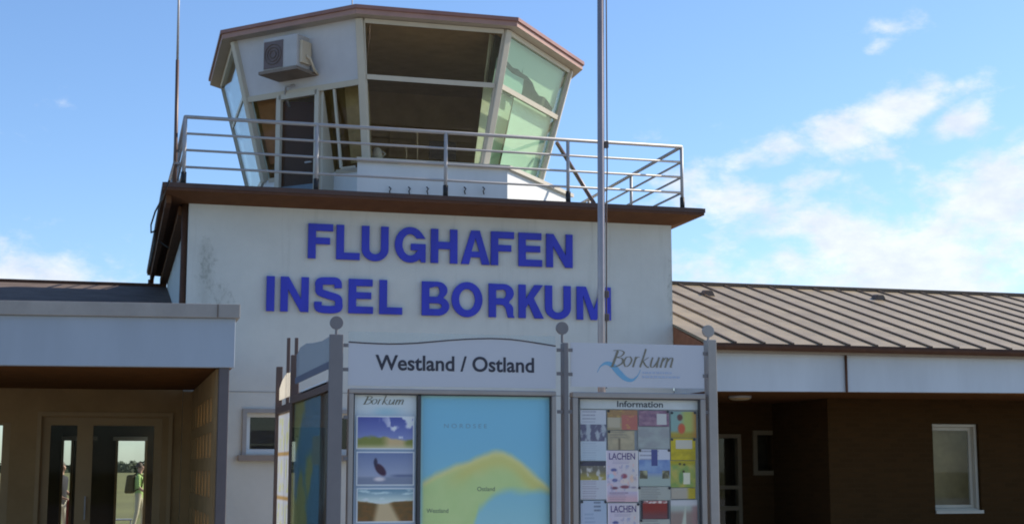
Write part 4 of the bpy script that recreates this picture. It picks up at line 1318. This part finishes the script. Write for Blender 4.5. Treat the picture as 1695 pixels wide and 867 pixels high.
# display cases
def case(px0, px1, pyT, zbot, fw, Y, name='display_case'):
    a, zt = K(px0, pyT, Y)
    b, _ = K(px1, pyT, Y)
    c = MB().frame(a, b, Y, Y + .075, zbot, zt, fw).build(name, 'klight', ks, bevel=.006)
    MB().box(a + fw, b - fw, Y + .055, Y + .07, zbot + fw, zt - fw).build('back_panel', mat('case_back', (.34, .36, .38), .6), c)
    MB().frame(a + fw, b - fw, Y + .012, Y + .03, zbot + fw, zt - fw, .008).build('seal', 'sealing', c)
    MB().box(a + fw + .008, b - fw - .008, Y + .018, Y + .023, zbot + fw + .008, zt - fw - .008).build('pane', 'caseglass', c)
    return c, (a + fw, b - fw, zt - fw)
c1, (cx0, cx1, czt) = case(578, 921, 642, .62, .030, YK - .012)
c2, (ix0, ix1, izt2) = case(948, 1168, 648, .62, .036, YK - .012)
YS = YK + .036                                                     # plane of the posters
dv0, dv1 = K(690, 700, YS)[0], K(695, 700, YS)[0]
MB().box(dv0, dv1, YK + .0, YK + .042, .66, czt).build('divider', 'sealing', c1)

# ---- painted sheets
def fb2(x, y, s=6.0, seed=0.0):
    return noise.fractal((x * s + seed, y * s + seed * 1.7, seed), 1.0, 2.0, 4)
def mixc(a, b, t):
    t = max(0.0, min(1.0, t))
    return tuple(a[i] + (b[i] - a[i]) * t for i in range(3))
def sm_(e0, e1, x):
    t = max(0, min(1, (x - e0) / (e1 - e0)))
    return t * t * (3 - 2 * t)
def psheet(name, px0, px1, py0, py1, fn_, label, cat, group=None, Y=YS, parent=None, nx=46, nz=46, m='print'):
    a, zt = K(px0, py0, Y)
    b, _ = K(px1, py0, Y)
    _, zb = K((px0 + px1) / 2, py1, Y)
    _, zt = K((px0 + px1) / 2, py0, Y)
    o = sheet(name, a, b, zb, zt, Y, fn_, parent, nx, nz, m=m)
    if label:
        tag(o, label, cat, group)
    return o
def island(u, v):
    """map print: u right, v up (0 at bottom 920 px row)"""
    y = 654 + (1 - v) * 280            # px rows of the photographed map
    x = 695 + u * 218
    sea = mixc((88, 138, 176), (116, 154, 174), sm_(720, 900, y) * .9)
    w = 5 * fb2(u, v, 5, 2.3)
    up = 0
    # northern shore
    shore = [(690, 800), (705, 792), (735, 779), (770, 765), (800, 752), (826, 745), (850, 757), (875, 778), (900, 800), (912, 812)]
    south = [(690, 960), (750, 945), (772, 930), (775, 868), (770, 836), (790, 850), (800, 838), (815, 816), (860, 814), (912, 814)]
    def itp(tab, x):
        def seg(x):
            for (a, b), (c, d) in zip(tab, tab[1:]):
                if a <= x <= c:
                    return b + (d - b) * (x - a) / (c - a)
            return tab[-1][1] if x > tab[-1][0] else tab[0][1]
        return sum(seg(x + k * 5) for k in range(-3, 4)) / 7
    n_, s_ = itp(shore, x) + w, itp(south, x) + w
    land = sm_(-8, 8, y - n_) * sm_(-10, 10, s_ - y) * sm_(697, 703, x)
    dune = math.exp(-((y - n_ - 16) / 16) ** 2) * sm_(720, 780, x)
    g = mixc((146, 162, 126), (138, 158, 118), .5 + .5 * fb2(u, v, 8, 5))
    c = mixc(g, (158, 152, 98), dune * .8)
    c = mixc(c, (178, 164, 120), math.exp(-((y - n_ - 2) / 7) ** 2) * .7)
    out = mixc(sea, c, land)
    edge = min(u, 1 - u, (1 - v) * 1.2)
    return mixc(out, (140, 165, 168), (1 - sm_(.0, .035, edge)) * .6)
mp_ = psheet('map_poster', 695, 914, 654, 934, island, 'large blue and green island map poster in the wide display case', 'map', nx=90, nz=110)
mp_a = K(735, 709, YS)
text_mesh('N O R D S E E', K(735, 709, YS)[0], K(806, 709, YS)[0], K(770, 708, YS)[1], K(770, 701, YS)[1], YS - .0008, 'inkwhite', mp_)
text_mesh('Ostland', K(790, 812, YS)[0], K(819, 812, YS)[0], K(805, 812, YS)[1], K(805, 805, YS)[1], YS - .0008, 'inkmap', mp_)
text_mesh('Westland', K(706, 848, YS)[0], K(742, 848, YS)[0], K(725, 848, YS)[1], K(725, 841, YS)[1], YS - .0008, 'inkmap', mp_)
def strip(u, v):
    c = mixc((128, 140, 168), (92, 112, 150), v)
    top = sm_(.80, .93, v)
    c = mixc(c, (150, 160, 182), top)
    return mixc(c, (90, 135, 168), .6 * math.exp(-((v - .90) / .02) ** 2) * sm_(.2, .5, u) * (1 - sm_(.5, .9, u)))
ps = psheet('photo_poster', 586, 689, 653, 934, strip, 'narrow poster of three stacked beach photos left of the map', 'poster')
logo(ps, K(601, 672, YS)[0], K(672, 672, YS)[0], K(636, 669, YS)[1], K(636, 654, YS)[1], YS - .002, 'inkgrey', .0066)
def ph1(u, v):
    sky_ = mixc((112, 124, 172), (50, 58, 132), v)
    cl_ = sm_(.15, .5, fb2(u * 2, v, 3.0, 4) + .6 * (v - .45)) * sm_(.3, .7, u)
    c = mixc(sky_, (170, 172, 200), cl_)
    hz = .33 + .05 * math.sin(u * 5)
    land = mixc((92, 98, 52), (150, 132, 108), sm_(.4, .6, u) * (1 - sm_(.78, .9, u)))
    land = mixc(land, (150, 146, 130), 1 - sm_(.0, .2, v))
    return mixc(land, c, sm_(hz - .05, hz + .04, v + .04 * fb2(u, v, 9, 1)))
def ph2(u, v):
    c = mixc((132, 138, 168), (78, 92, 138), v)
    c = mixc((95, 104, 135), c, sm_(.20, .30, v))
    c = mixc(c, (70, 80, 118), math.exp(-((v - .29) / .04) ** 2) * sm_(.5, .75, u))
    d = math.hypot((u - .42 - .30 * (.45 - v)) / .09, (v - .47) / .20)
    c = mixc((42, 20, 48), c, sm_(.7, 1.1, d))
    d = math.hypot((u - .33) / .035, (v - .68) / .14)
    c = mixc((30, 28, 60), c, sm_(.6, 1.2, d))
    d = math.hypot((u - .40) / .12, (v - .19) / .08)
    return mixc((170, 160, 180), c, sm_(.3, 1.2, d))
def ph3(u, v):
    c = mixc((160, 172, 184), (82, 110, 140), sm_(.55, 1, v))
    c = mixc(c, (176, 190, 206), sm_(.1, .5, fb2(u, v * 2, 4, 8)) * .6)
    hz = .62 - .10 * math.exp(-((u - .45) / .22) ** 2) + .03 * fb2(u, v, 6, 3)
    land = mixc((92, 66, 40), (78, 62, 42), .5 + fb2(u, v, 10, 2))
    path = sm_(.0, .12, .16 + .22 * (.6 - v) - abs(u - .48 - .1 * (.5 - v)))
    land = mixc(land, (150, 134, 116), path)
    return mixc(land, c, sm_(hz - .02, hz + .03, v))
def bord(f):
    return lambda u, v: f(u, v) if min(u, 1 - u) > .025 and min(v, 1 - v) > .04 else (168, 172, 190)
for f, y0, y1 in ((ph1, 688, 743), (ph2, 747, 803), (ph3, 807, 864)):
    psheet('photo', 590, 686, y0, y1, bord(f), None, None, Y=YS - .004, parent=ps, nx=64, nz=44)

# ---- notices on the board
nbrd = MB().box(K(960, 660, YS)[0], K(1156, 660, YS)[0], YS - .0045, YS - .001, K(1058, 677, YS)[1], K(1058, 659.5, YS)[1]).build('title_strip', mat('title_white', (.62, .63, .62), .5), c2)
text_mesh('Information', K(1021, 675, YS)[0], K(1097, 675, YS)[0], K(1058, 673.8, YS)[1], K(1058, 663.3, YS)[1], YS - .0055, 'ink', nbrd, bold=.02)
def lines(u, v, n, c, ink, x0=.08, x1=.9, seed=0):
    k = v * n
    i = math.floor(k)
    if .28 < k - i < .72 and x0 < u < x0 + (x1 - x0) * (.6 + .4 * noise.random_unit_vector().x * 0 + .4 * abs(noise.noise((i * 3.1, seed, 0)))):
        return mixc(c, ink, .55 + .4 * noise.noise((u * 30, i * 5, seed)))
    return c
G = 'notices pinned on the information board'
def rectp(c, u, v, x0, x1, y0, y1, col):
    return col if x0 < u < x1 and y0 < v < y1 else c
WH, BLU = (138, 142, 165), (70, 78, 120)
def nA1(u, v):
    c = mixc((128, 142, 168), WH, v)
    if .38 < v < .72: c = mixc((66, 66, 96), (120, 128, 150), sm_(-.1, .4, fb2(u, v, 5, 11)))
    if v > .75: c = lines(u, v, 14, c, (90, 92, 120), seed=1)
    if v < .36: c = lines(u, v, 22, c, (112, 124, 152), seed=2)
    return c
def nA2(u, v):
    c = WH
    if v > .88: c = (44, 44, 66)
    elif v > .50: c = mixc(mixc((120, 112, 70), (78, 76, 78), sm_(.55, .8, v)), (140, 140, 150), sm_(.1, .5, fb2(u, v, 5, 21)))
    else: c = lines(u, v, 16, c, (110, 104, 130), seed=3)
    return c
def nA3(u, v):
    c = mixc((128, 138, 170), (120, 134, 165), u)
    return lines(u, v, 12, c, (100, 116, 150), .15, .7, seed=4) if v < .75 else lines(u, v, 12, c, (60, 66, 90), .5, .95, seed=5)
def nB1(u, v):
    c = (110, 88, 66) if v > .62 else (112, 106, 98)
    c = mixc(c, (126, 74, 76), sm_(.45, .5, u) * (1 if v < .75 else .3))
    c = mixc(c, (140, 120, 70), .5 * sm_(.2, .5, fb2(u, v, 5, 6)))
    return rectp(c, u, v, .02, .42, .12, .62, (128, 122, 118))
def nB2(u, v):
    c = mixc((112, 106, 100), (128, 120, 110), fb2(u, v, 3, 9) + .5)
    c = mixc(c, (76, 70, 66), math.exp(-((u - .43) / .04) ** 2) * (1 if v < .6 else 0))
    return lines(u, v, 7, c, (92, 90, 92), seed=6) if v > .6 else c
def nLach(u, v):
    c = mixc((146, 140, 170), (150, 146, 160), u)
    for (cx, cy, a, b, col) in ((.24, .62, .10, .035, (64, 70, 120)), (.16, .50, .09, .05, (128, 150, 180)), (.27, .42, .09, .035, (70, 76, 124)), (.56, .50, .10, .05, (110, 60, 80)),
                                (.57, .40, .13, .05, (178, 150, 158)), (.58, .29, .15, .035, (96, 56, 74)), (.25, .27, .12, .03, (88, 60, 80)), (.80, .45, .07, .08, (160, 140, 140)), (.85, .28, .09, .02, (110, 104, 130))):
        c = mixc(col, c, sm_(.6, 1.25, math.hypot((u - cx) / a, (v - cy) / b)))
    if v < .2: c = lines(u, v, 26, mixc((150, 126, 146), (140, 134, 166), sm_(.05, .2, v)), (98, 84, 110), .1, .9, seed=71)
    elif v < .75: c = mixc(c, mixc((96, 104, 150), (168, 128, 132), sm_(-.2, .3, fb2(u, v, 5, 73))), .55 * sm_(.22, .42, fb2(u, v, 9, 72)))
    elif v < .82: c = lines(u, v, 30, c, (110, 104, 140), .2, .9, seed=74)
    return mixc(c, (168, 164, 186), 1 - sm_(.0, .05, min(u, 1 - u)))
def nC1(u, v):
    c = mixc((84, 62, 92), (110, 88, 112), fb2(u, v, 4, 14) + .5)
    return rectp(c, u, v, .60, .92, .10, .80, (140, 142, 156))
def nC2(u, v):
    return mixc((104, 108, 122), (116, 124, 136), fb2(u, v, 2, 16) + .5)
def nC3(u, v):
    c = mixc((72, 92, 146), (98, 118, 160), fb2(u, v, 3, 17) + .5)
    if v > .72: c = lines(u, v, 9, (140, 144, 170), (86, 88, 112), .05, .95, seed=8)
    if v < .36: c = mixc((116, 128, 136), (98, 112, 150), sm_(.2, .36, v))
    for x0, x1 in ((.02, .28), (.74, .98)):
        if x0 < u < x1 and .20 < v < .42: c = mixc((62, 60, 56), (122, 124, 110), fb2(u, v, 7, 18) + .4)
    return rectp(c, u, v, .40, .60, .55, .99, (46, 52, 108))
def nC4(u, v):
    if min(u, 1 - u) < .07: return (40, 36, 48)
    if v > .86: return mixc((120, 80, 90), (170, 150, 160), 1 if fb2(u, v, 8, 19) > .1 else 0)
    return mixc((82, 48, 58), (98, 34, 36), sm_(.1, .6, v))
def nC5(u, v):
    return lines(u, v, 8, (120, 124, 132), (88, 86, 96), seed=31)
def nD1(u, v):
    c = mixc((92, 118, 128), (120, 128, 78), sm_(.3, .6, u))
    c = mixc((118, 104, 42), c, sm_(.12, .3, v))
    c = mixc(c, (138, 92, 52), sm_(.75, 1, u) * .7)
    c = mixc((140, 62, 44), c, sm_(.6, 1.15, math.hypot((u - .42) / .16, (v - .35) / .22)))
    return mixc((70, 40, 46), c, sm_(.6, 1.15, math.hypot((u - .36) / .12, (v - .78) / .14)))
def nD2(u, v):
    c = mixc((140, 128, 26), (122, 110, 20), sm_(.0, .6, 1 - v) * (.5 + fb2(u, v, 4, 23)))
    return rectp(c, u, v, .2, .86, .52, .92, (140, 138, 140))
def nD3(u, v):
    c = mixc((92, 112, 66), (128, 124, 70), fb2(u, v, 3, 25) + .5)
    c = mixc(c, (122, 112, 24), sm_(.75, .95, v))
    c = rectp(c, u, v, .50, .78, .12, .55, (158, 158, 156))
    c = mixc((74, 104, 74), c, sm_(.6, 1.2, math.hypot((u - .42) / .1, (v - .35) / .25)))
    for (a, b) in ((.38, .88), (.55, .86), (.52, .60)):
        c = mixc((48, 44, 30), c, sm_(.5, 1.2, math.hypot((u - a) / .06, (v - b) / .05)))
    return c
def nD4(u, v):
    c = mixc((118, 114, 124), (132, 126, 120), u)
    return rectp(mixc(c, (130, 118, 40), sm_(.6, .8, u)), u, v, 0, .5, 0, 1, (124, 120, 122))
def nD5(u, v):
    c = mixc((104, 92, 96), (120, 128, 136), sm_(.1, .3, v - .5 + .6 * (1 - u) * 0))
    c = mixc(c, (134, 140, 142), sm_(-.05, .05, u - .3 - .3 * v) * (1 - sm_(.55, .6, u)))
    c = mixc(c, (112, 88, 98), sm_(.7, .9, u) * .8)
    return mixc(c, (140, 142, 160), sm_(.8, .9, v))
NT = [('notice', 960.5, 1003, 678, 762, nA1, 'tall pale notice with a dark blue photo, top of the board\'s first column'),
      ('notice', 960.5, 1003, 763, 826, nA2, 'notice with dark title bar over a sandy landscape photo'),
      ('notice', 961, 1004, 828, 905, nA3, 'plain pale blue text notice under the sandy landscape notice'),
      ('notice', 1005, 1055, 678, 711, nB1, 'small orange brown and red notice directly under the board title'),
      ('notice', 1006, 1050, 712, 744, nB2, 'beige notice below the orange brown and red one'),
      ('poster', 1003, 1056, 745, 830, nLach, 'white poster headed LACHEN, upper of the matching pair on the board'),
      ('poster', 1006, 1058, 832, 917, nLach, 'white poster headed LACHEN, lower of the matching pair on the board'),
      ('notice', 1057, 1107, 679, 705, nC1, 'purple notice with a small white square on the board'),
      ('notice', 1056, 1108, 706, 742, nC2, 'plain grey notice under the purple one'),
      ('notice', 1057, 1109, 743, 804, nC3, 'blue notice with a dark blue vertical bar at its top'),
      ('notice', 1061, 1107, 828, 858, nC4, 'dark red landscape-format notice with black side edges'),
      ('notice', 1059, 1109, 859, 900, nC5, 'grey text notice beneath the dark red notice'),
      ('notice', 1056, 1110, 805, 827, nC5, 'thin pale notice between the blue notice and the dark red one'),
      ('notice', 1110, 1152, 681, 724, nD1, 'teal and yellow notice with a red shape, top right of the board'),
      ('notice', 1110, 1151, 725, 761, nD2, 'bright yellow notice with a white box'),
      ('notice', 1109.5, 1151, 762, 806, nD3, 'green and olive notice with a small white page shape'),
      ('notice', 1111, 1151, 807, 825, nD4, 'short grey and yellow notice above the lowest right notice'),
      ('notice', 1110, 1154, 827, 890, nD5, 'grey notice with a diagonal light band at the board\'s lower right')]
for i, (nm, a, b, c_, d, f, lab) in enumerate(NT):
    o = psheet(nm, a, b, c_, d, f, lab, 'poster' if nm == 'poster' else 'notice', G, Y=YS - .003 - .0006 * (i % 3), nx=56, nz=72)
    yy = YS - .003 - .0006 * (i % 3)
    if nm == 'poster':
        text_mesh('LACHEN', K(a + 5, c_ + 8, yy)[0], K(b - 5, c_ + 8, yy)[0], K((a + b) / 2, c_ + 15, yy)[1], K((a + b) / 2, c_ + 4, yy)[1], yy - .0009, 'inkpurple', o, bold=.015)
    for (px, py) in ((a + 2, c_ + 2), (b - 2, c_ + 2)):
        if random.random() < .6:
            x, z = K(px, py, yy)
            MB().tube([(x, yy - .001, z), (x, yy - .006, z)], .0085, 8).build('pin', 'ink', o)

# ---- left side of the stand: display case and back-lit board along X1
xs0, xs1 = X1 - .03, X1 + .03
yl0, yl1 = YK + .03, yp0 - .03
ztl = onX(520, 643, X1).z
cs = MB()
fr = .05
def ybox(mb, y0, y1, z0, z1, xo0=xs0, xo1=xs1):
    return mb.box(xo0, xo1, y0, y1, z0, z1)
ybox(cs, yl0, yl1, ztl - .055, ztl)
ybox(cs, yl0, yl1, .62, .67)
ybox(cs, yl0, yl0 + .05, .67, ztl - .055)
ybox(cs, yl1 - .05, yl1, .67, ztl - .055)
cc = cs.build('display_case', 'kbrown', ks)
MB().box(X1 + .012, X1 + .02, yl0 + .05, yl1 - .05, .67, ztl - .055).build('back_panel', 'sealing', cc)
MB().box(X1 - .024, X1 - .019, yl0 + .05, yl1 - .05, .67, ztl - .055).build('pane', 'caseglass', cc)
def sidemap(u, v):
    u = 1 - u if False else u
    c = mixc((96, 138, 168), (104, 150, 190), v)
    g = sm_(-.1, .25, fb2(u * 1.2, v, 2.2, 41) + .25 * math.sin(u * 6))
    c = mixc(c, (176, 182, 110), g * .8)
    return c
sheetm = sheet('map_poster', yl1 - .06, onX(531, 700, X1).y, .68, ztl - .06, 0, sidemap, None, 40, 60, fixX=X1 - .005)
tag(sheetm, 'faded blue and yellow map in the stand\'s side case facing left', 'map')
sh2 = sheet('leaflet', onX(531, 700, X1).y - .01, yl0 + .06, .68, ztl - .06, 0, lambda u, v: mixc((78, 70, 72), (106, 116, 126), sm_(-.2, .3, fb2(u, v, 3, 55))), None, 20, 40, fixX=X1 - .006)
tag(sh2, 'dark printed leaflet beside the map in the stand\'s side case', 'leaflet')
sh3 = sheet('leaflet', onX(519, 740, X1).y, onX(532, 740, X1).y, onX(525, 768, X1).z, onX(525, 721, X1).z, 0, lambda u, v: (128, 146, 150), None, 8, 8, fixX=X1 - .010)
tag(sh3, 'small pale leaflet in the middle of the stand\'s side case', 'leaflet')
# curved acrylic header above it with a white strip below
y_a, y_b = yl0 - .03, yl1 + .02
zA = onX(544, 556, X1).z
top = []
for px, py in ((545, 557), (533, 564), (520, 567), (507, 568), (497, 575), (491, 588)):
    q = onX(px, py, X1)
    top.append((X1, q.y, q.z))
hz0 = ztl + .09
hh = MB().prism([(X1, top[0][1], hz0 - .0)] + top + [(X1, top[-1][1], hz0)], (.006, 0, 0)).build('header_board', 'hdrclear', ks)
zmid = onX(520, 610, X1).z
MB().prism([(X1 - .004, y_a + .02, hz0), (X1 - .004, y_a + .02, zmid), (X1 - .004, y_b - .05, zmid), (X1 - .004, y_b - .05, hz0)], (.003, 0, 0)).build('lower_band', 'hdrmid', hh)
q1_, q2_ = onX(543, 634, X1 - .02), onX(501, 650, X1 - .02)
MB().box(X1 - .03, X1 - .0, q1_.y, q2_.y, q2_.z - .005, q2_.z + .02).build('ledge_strip', 'white', ks)
# back-lit board between the two rear posts
yb0, yb1 = yp0 + .035, yp1 - .03
zb1 = onX(472, 668, X1).z
def lit(u, v):
    c = (232, 222, 196)
    k = v * 4.0
    r = k - math.floor(k)
    uu = (u * 2.0) % 1
    if r < .07: return (150, 128, 96)
    if .12 < uu < .9 and .15 < r < .9:
        c = mixc(c, (190, 172, 136), .8 if fb2(u, v, 9, 61) > .1 else .15)
    return c
bs = sheet('backlit_notice', yb1, yb0, .70, zb1 - .07, 0, lit, None, 30, 90, fixX=X1, m='printback')
tag(bs, 'sheet of pale papers glowing in the sun between the two rear posts', 'notice')
MB().box(X1 - .02, X1 + .02, yb0, yb1, zb1 - .065, zb1 - .01).build('cross_rail', 'kbrown', ks)
MB().box(X1 - .02, X1 + .02, yb0, yb1, .62, .69).build('cross_rail', 'kbrown', ks)
tp = [(X1, onX(482, 640, X1).y - .03, zb1 + .02)]
za_, zb_ = onX(470, 628, X1).z, onX(470, 655, X1).z
MB().prism([(X1, yb0, zb_ - .02), (X1, yb0, za_ - .02), (X1, yb0 + .25, za_ + .03), (X1, (yb0 + yb1) / 2, za_ + .04), (X1, yb1 - .2, za_), (X1, yb1, za_ - .06), (X1, yb1, zb_ - .02)], (.006, 0, 0)).build('header_board', frosted('lit_acrylic', (.78, .74, .66), .65, .05), ks)

# ------------------------------------------------------------------ people seen through the doors
def person(name, label, loc, J, E, regions, mats, yaw=0.0):
    """one skinned figure; J: joint -> (x,y,z,r), E: bones, regions: bone -> material index"""
    keys = list(J)
    me = bpy.data.meshes.new(name)
    me.from_pydata([J[k][:3] for k in keys], [(keys.index(a), keys.index(b)) for a, b in E], [])
    o = bpy.data.objects.new(name, me)
    C.objects.link(o)
    sk = o.modifiers.new('s', 'SKIN')
    sk.use_smooth_shade = True
    for k, d in zip(keys, me.skin_vertices[0].data):
        r = J[k][3]
        d.radius = r if isinstance(r, tuple) else (r, r)
        d.use_root = (k == keys[0])
    sb_ = o.modifiers.new('d', 'SUBSURF')
    sb_.levels = sb_.render_levels = 2
    dg = bpy.context.evaluated_depsgraph_get()
    m2 = bpy.data.meshes.new_from_object(o.evaluated_get(dg))
    bpy.data.objects.remove(o)
    m2.materials.clear()
    for m in mats:
        m2.materials.append(M[m])
    segs = [(Vector(J[a][:3]), Vector(J[b][:3]), regions.get((a, b), 0), J[b][3] if not isinstance(J[b][3], tuple) else J[b][3][0]) for a, b in E]
    for p in m2.polygons:
        c = p.center
        best = None
        for a, b, r, w in segs:
            t = max(0, min(1, (c - a).dot(b - a) / max(1e-6, (b - a).length_squared)))
            d = (c - a.lerp(b, t)).length - w * .5
            if best is None or d < best[0]:
                best = (d, r)
        p.material_index = best[1]
        p.use_smooth = True
    m2.transform(Matrix.Translation(loc) @ Matrix.Rotation(yaw, 4, 'Z'))
    root = bpy.data.objects.new(name, m2)
    C.objects.link(root)
    return tag(root, label, 'person')
def figure(fwd=1, stride=.10, arm=.25):
    """joints of a figure facing +X, 1.75 m tall"""
    J = {'hip': (0, 0, .95, (.14, .11)), 'waist': (.0, 0, 1.10, (.13, .10)), 'chest': (0, 0, 1.32, (.16, .11)), 'neckb': (-.01, 0, 1.46, .07), 'neck': (0, 0, 1.52, .052), 'head': (.02, 0, 1.60, (.075, .085)), 'crown': (.01, 0, 1.69, (.075, .08)), 'nose': (.105, 0, 1.605, .012)}
    E = [('hip', 'waist'), ('waist', 'chest'), ('chest', 'neckb'), ('neckb', 'neck'), ('neck', 'head'), ('head', 'crown'), ('head', 'nose')]
    Rg = {('hip', 'waist'): 1, ('waist', 'chest'): 1, ('chest', 'neckb'): 1}
    for s, n in ((1, 'l'), (-1, 'r')):
        k = stride * s
        J['th' + n] = (0, .09 * s, .88, .085)
        J['kn' + n] = (k * .7 + .03, .10 * s, .50, .058)
        J['an' + n] = (k * 1.2 - .02, .10 * s, .09, .042)
        J['to' + n] = (k * 1.2 + .17, .11 * s, .035, .034)
        J['sh' + n] = (0, .18 * s, 1.42, .058)
        J['el' + n] = (-.02 - k * .6, .24 * s, 1.14, .042)
        J['wr' + n] = (arm - k * .5, .22 * s, 1.0, .028)
        J['pa' + n] = (arm + .08 - k * .5, .21 * s, .985, .026)
        E += [('hip', 'th' + n), ('th' + n, 'kn' + n), ('kn' + n, 'an' + n), ('an' + n, 'to' + n), ('chest', 'sh' + n), ('sh' + n, 'el' + n), ('el' + n, 'wr' + n), ('wr' + n, 'pa' + n)]
        Rg.update({('hip', 'th' + n): 2, ('th' + n, 'kn' + n): 2, ('kn' + n, 'an' + n): 2, ('an' + n, 'to' + n): 3, ('chest', 'sh' + n): 1, ('sh' + n, 'el' + n): 1})
        for f in range(4):
            q = J['pa' + n]
            J['f%d%s' % (f, n)] = (q[0] + .06, q[1] + .012 * (f - 1.5), q[2] - .012 - .004 * abs(f - 1), .009)
            J['g%d%s' % (f, n)] = (q[0] + .085, q[1] + .012 * (f - 1.5), q[2] - .045, .008)
            E += [('pa' + n, 'f%d%s' % (f, n)), ('f%d%s' % (f, n), 'g%d%s' % (f, n))]
        J['t' + n] = (J['pa' + n][0] + .02, J['pa' + n][1] - .035 * s, J['pa' + n][2] + .01, .010)
        E += [('pa' + n, 't' + n)]
    return J, E, Rg
def hair_on(parent, mx, mat_):
    mb = MB()
    for i in range(9):
        for j in range(16):
            def pt(i, j):
                th, ph = math.pi * .55 * i / 9, 2 * math.pi * j / 16
                return mx @ Vector((-.012 + .098 * math.sin(th) * math.cos(ph) * (.9 if math.cos(ph) > 0 else 1.08), .092 * math.sin(th) * math.sin(ph), 1.655 + .115 * math.cos(th)))
            mb.add([pt(i, j), pt(i, j + 1), pt(i + 1, j + 1), pt(i + 1, j)], [(0, 1, 2, 3)])
    return mb.build('hair', mat_, parent, smooth=True, weld=True)
dist1 = 38.0
def atd(px, py, d):
    r = ray(px, py)
    f = r.x * math.sin(YAW) + r.y * math.cos(YAW)
    return Vector((0, 0, EYE)) + r * (d / f)
q = atd(231, 800, dist1)
J, E_, Rg = figure(stride=.08, arm=.16)
mx1 = Matrix.Translation((q.x, q.y, 0)) @ Matrix.Rotation(R(-12), 4, 'Z')
p1_ = person('person', 'person in lime green shirt with dark backpack standing out on the grass', (q.x, q.y, 0), J, E_, Rg, ('skin', 'lime', 'khaki', 'shoe'), R(-12))
hair_on(p1_, mx1, 'hair')
bp_ = MB()
bp_.hexa([mx1 @ Vector(v) for v in ((-.36, -.17, .98), (-.14, -.17, .98), (-.14, .17, .98), (-.36, .17, .98), (-.31, -.14, 1.45), (-.12, -.14, 1.45), (-.12, .14, 1.45), (-.31, .14, 1.45))])
bk_ = bp_.build('backpack', 'pack', None, bevel=.05)
tag(bk_, 'dark olive backpack worn by the person in the lime shirt', 'backpack')
for s in (.1, -.1):
    MB().tube([mx1 @ Vector(v) for v in ((-.13, s, 1.44), (-.02, s * 1.1, 1.52), (.12, s * 1.15, 1.40), (.09, s * 1.3, 1.15), (-.13, s, 1.02))], .018, 6).build('strap', 'pack', bk_)
q = atd(100.5, 800, 31.0)
J, E_, Rg = figure(stride=.06, arm=.20)
mx2 = Matrix.Translation((q.x, q.y, 0)) @ Matrix.Rotation(R(-35), 4, 'Z')
p2_ = person('person', 'person in dark jacket and cream trousers seen through the left glass door', (q.x, q.y, 0), J, E_, Rg, ('skin', 'navy', 'cream', 'shoe'), R(-35))
hair_on(p2_, mx2, 'hair')
q = atd(126, 850, 30.0)
sc_ = thing('suitcase', (q.x, q.y, 0), 'red upright suitcase standing outside behind the entrance door', 'suitcase')
MB().box(q.x - .2, q.x + .2, q.y - .14, q.y + .14, .07, .98).build('body', 'redcase', sc_, bevel=.04)
MB().tube([(q.x - .1, q.y, .98), (q.x - .1, q.y, 1.15), (q.x + .1, q.y, 1.15), (q.x + .1, q.y, .98)], .012).build('handle', 'black', sc_)
for s in (-.15, .15):
    MB().tube([(q.x + s, q.y - .02, .043), (q.x + s, q.y + .02, .043)], .035, 12).build('wheel', 'black', sc_)
q = atd(203, 850, 34.0)
ch = thing('chair', (q.x, q.y, 0), 'grey metal chair standing outside beyond the right glass door', 'chair')
MB().box(q.x - .22, q.x + .22, q.y - .22, q.y + .22, .44, .47).build('seat', 'greychair', ch, bevel=.01)
MB().prism([(q.x - .23, q.y + y, z) for y, z in ((.2, .55), (.14, .80), (0, .94), (-.14, .80), (-.2, .55))], (-.03, 0, 0)).build('backrest', 'greychair', ch)
for a in (-.2, .2):
    for b in (-.2, .2):
        MB().tube([(q.x + a, q.y + b, .004), (q.x + a * .9, q.y + b * .9, .44)], .014).build('leg', 'greychair', ch)
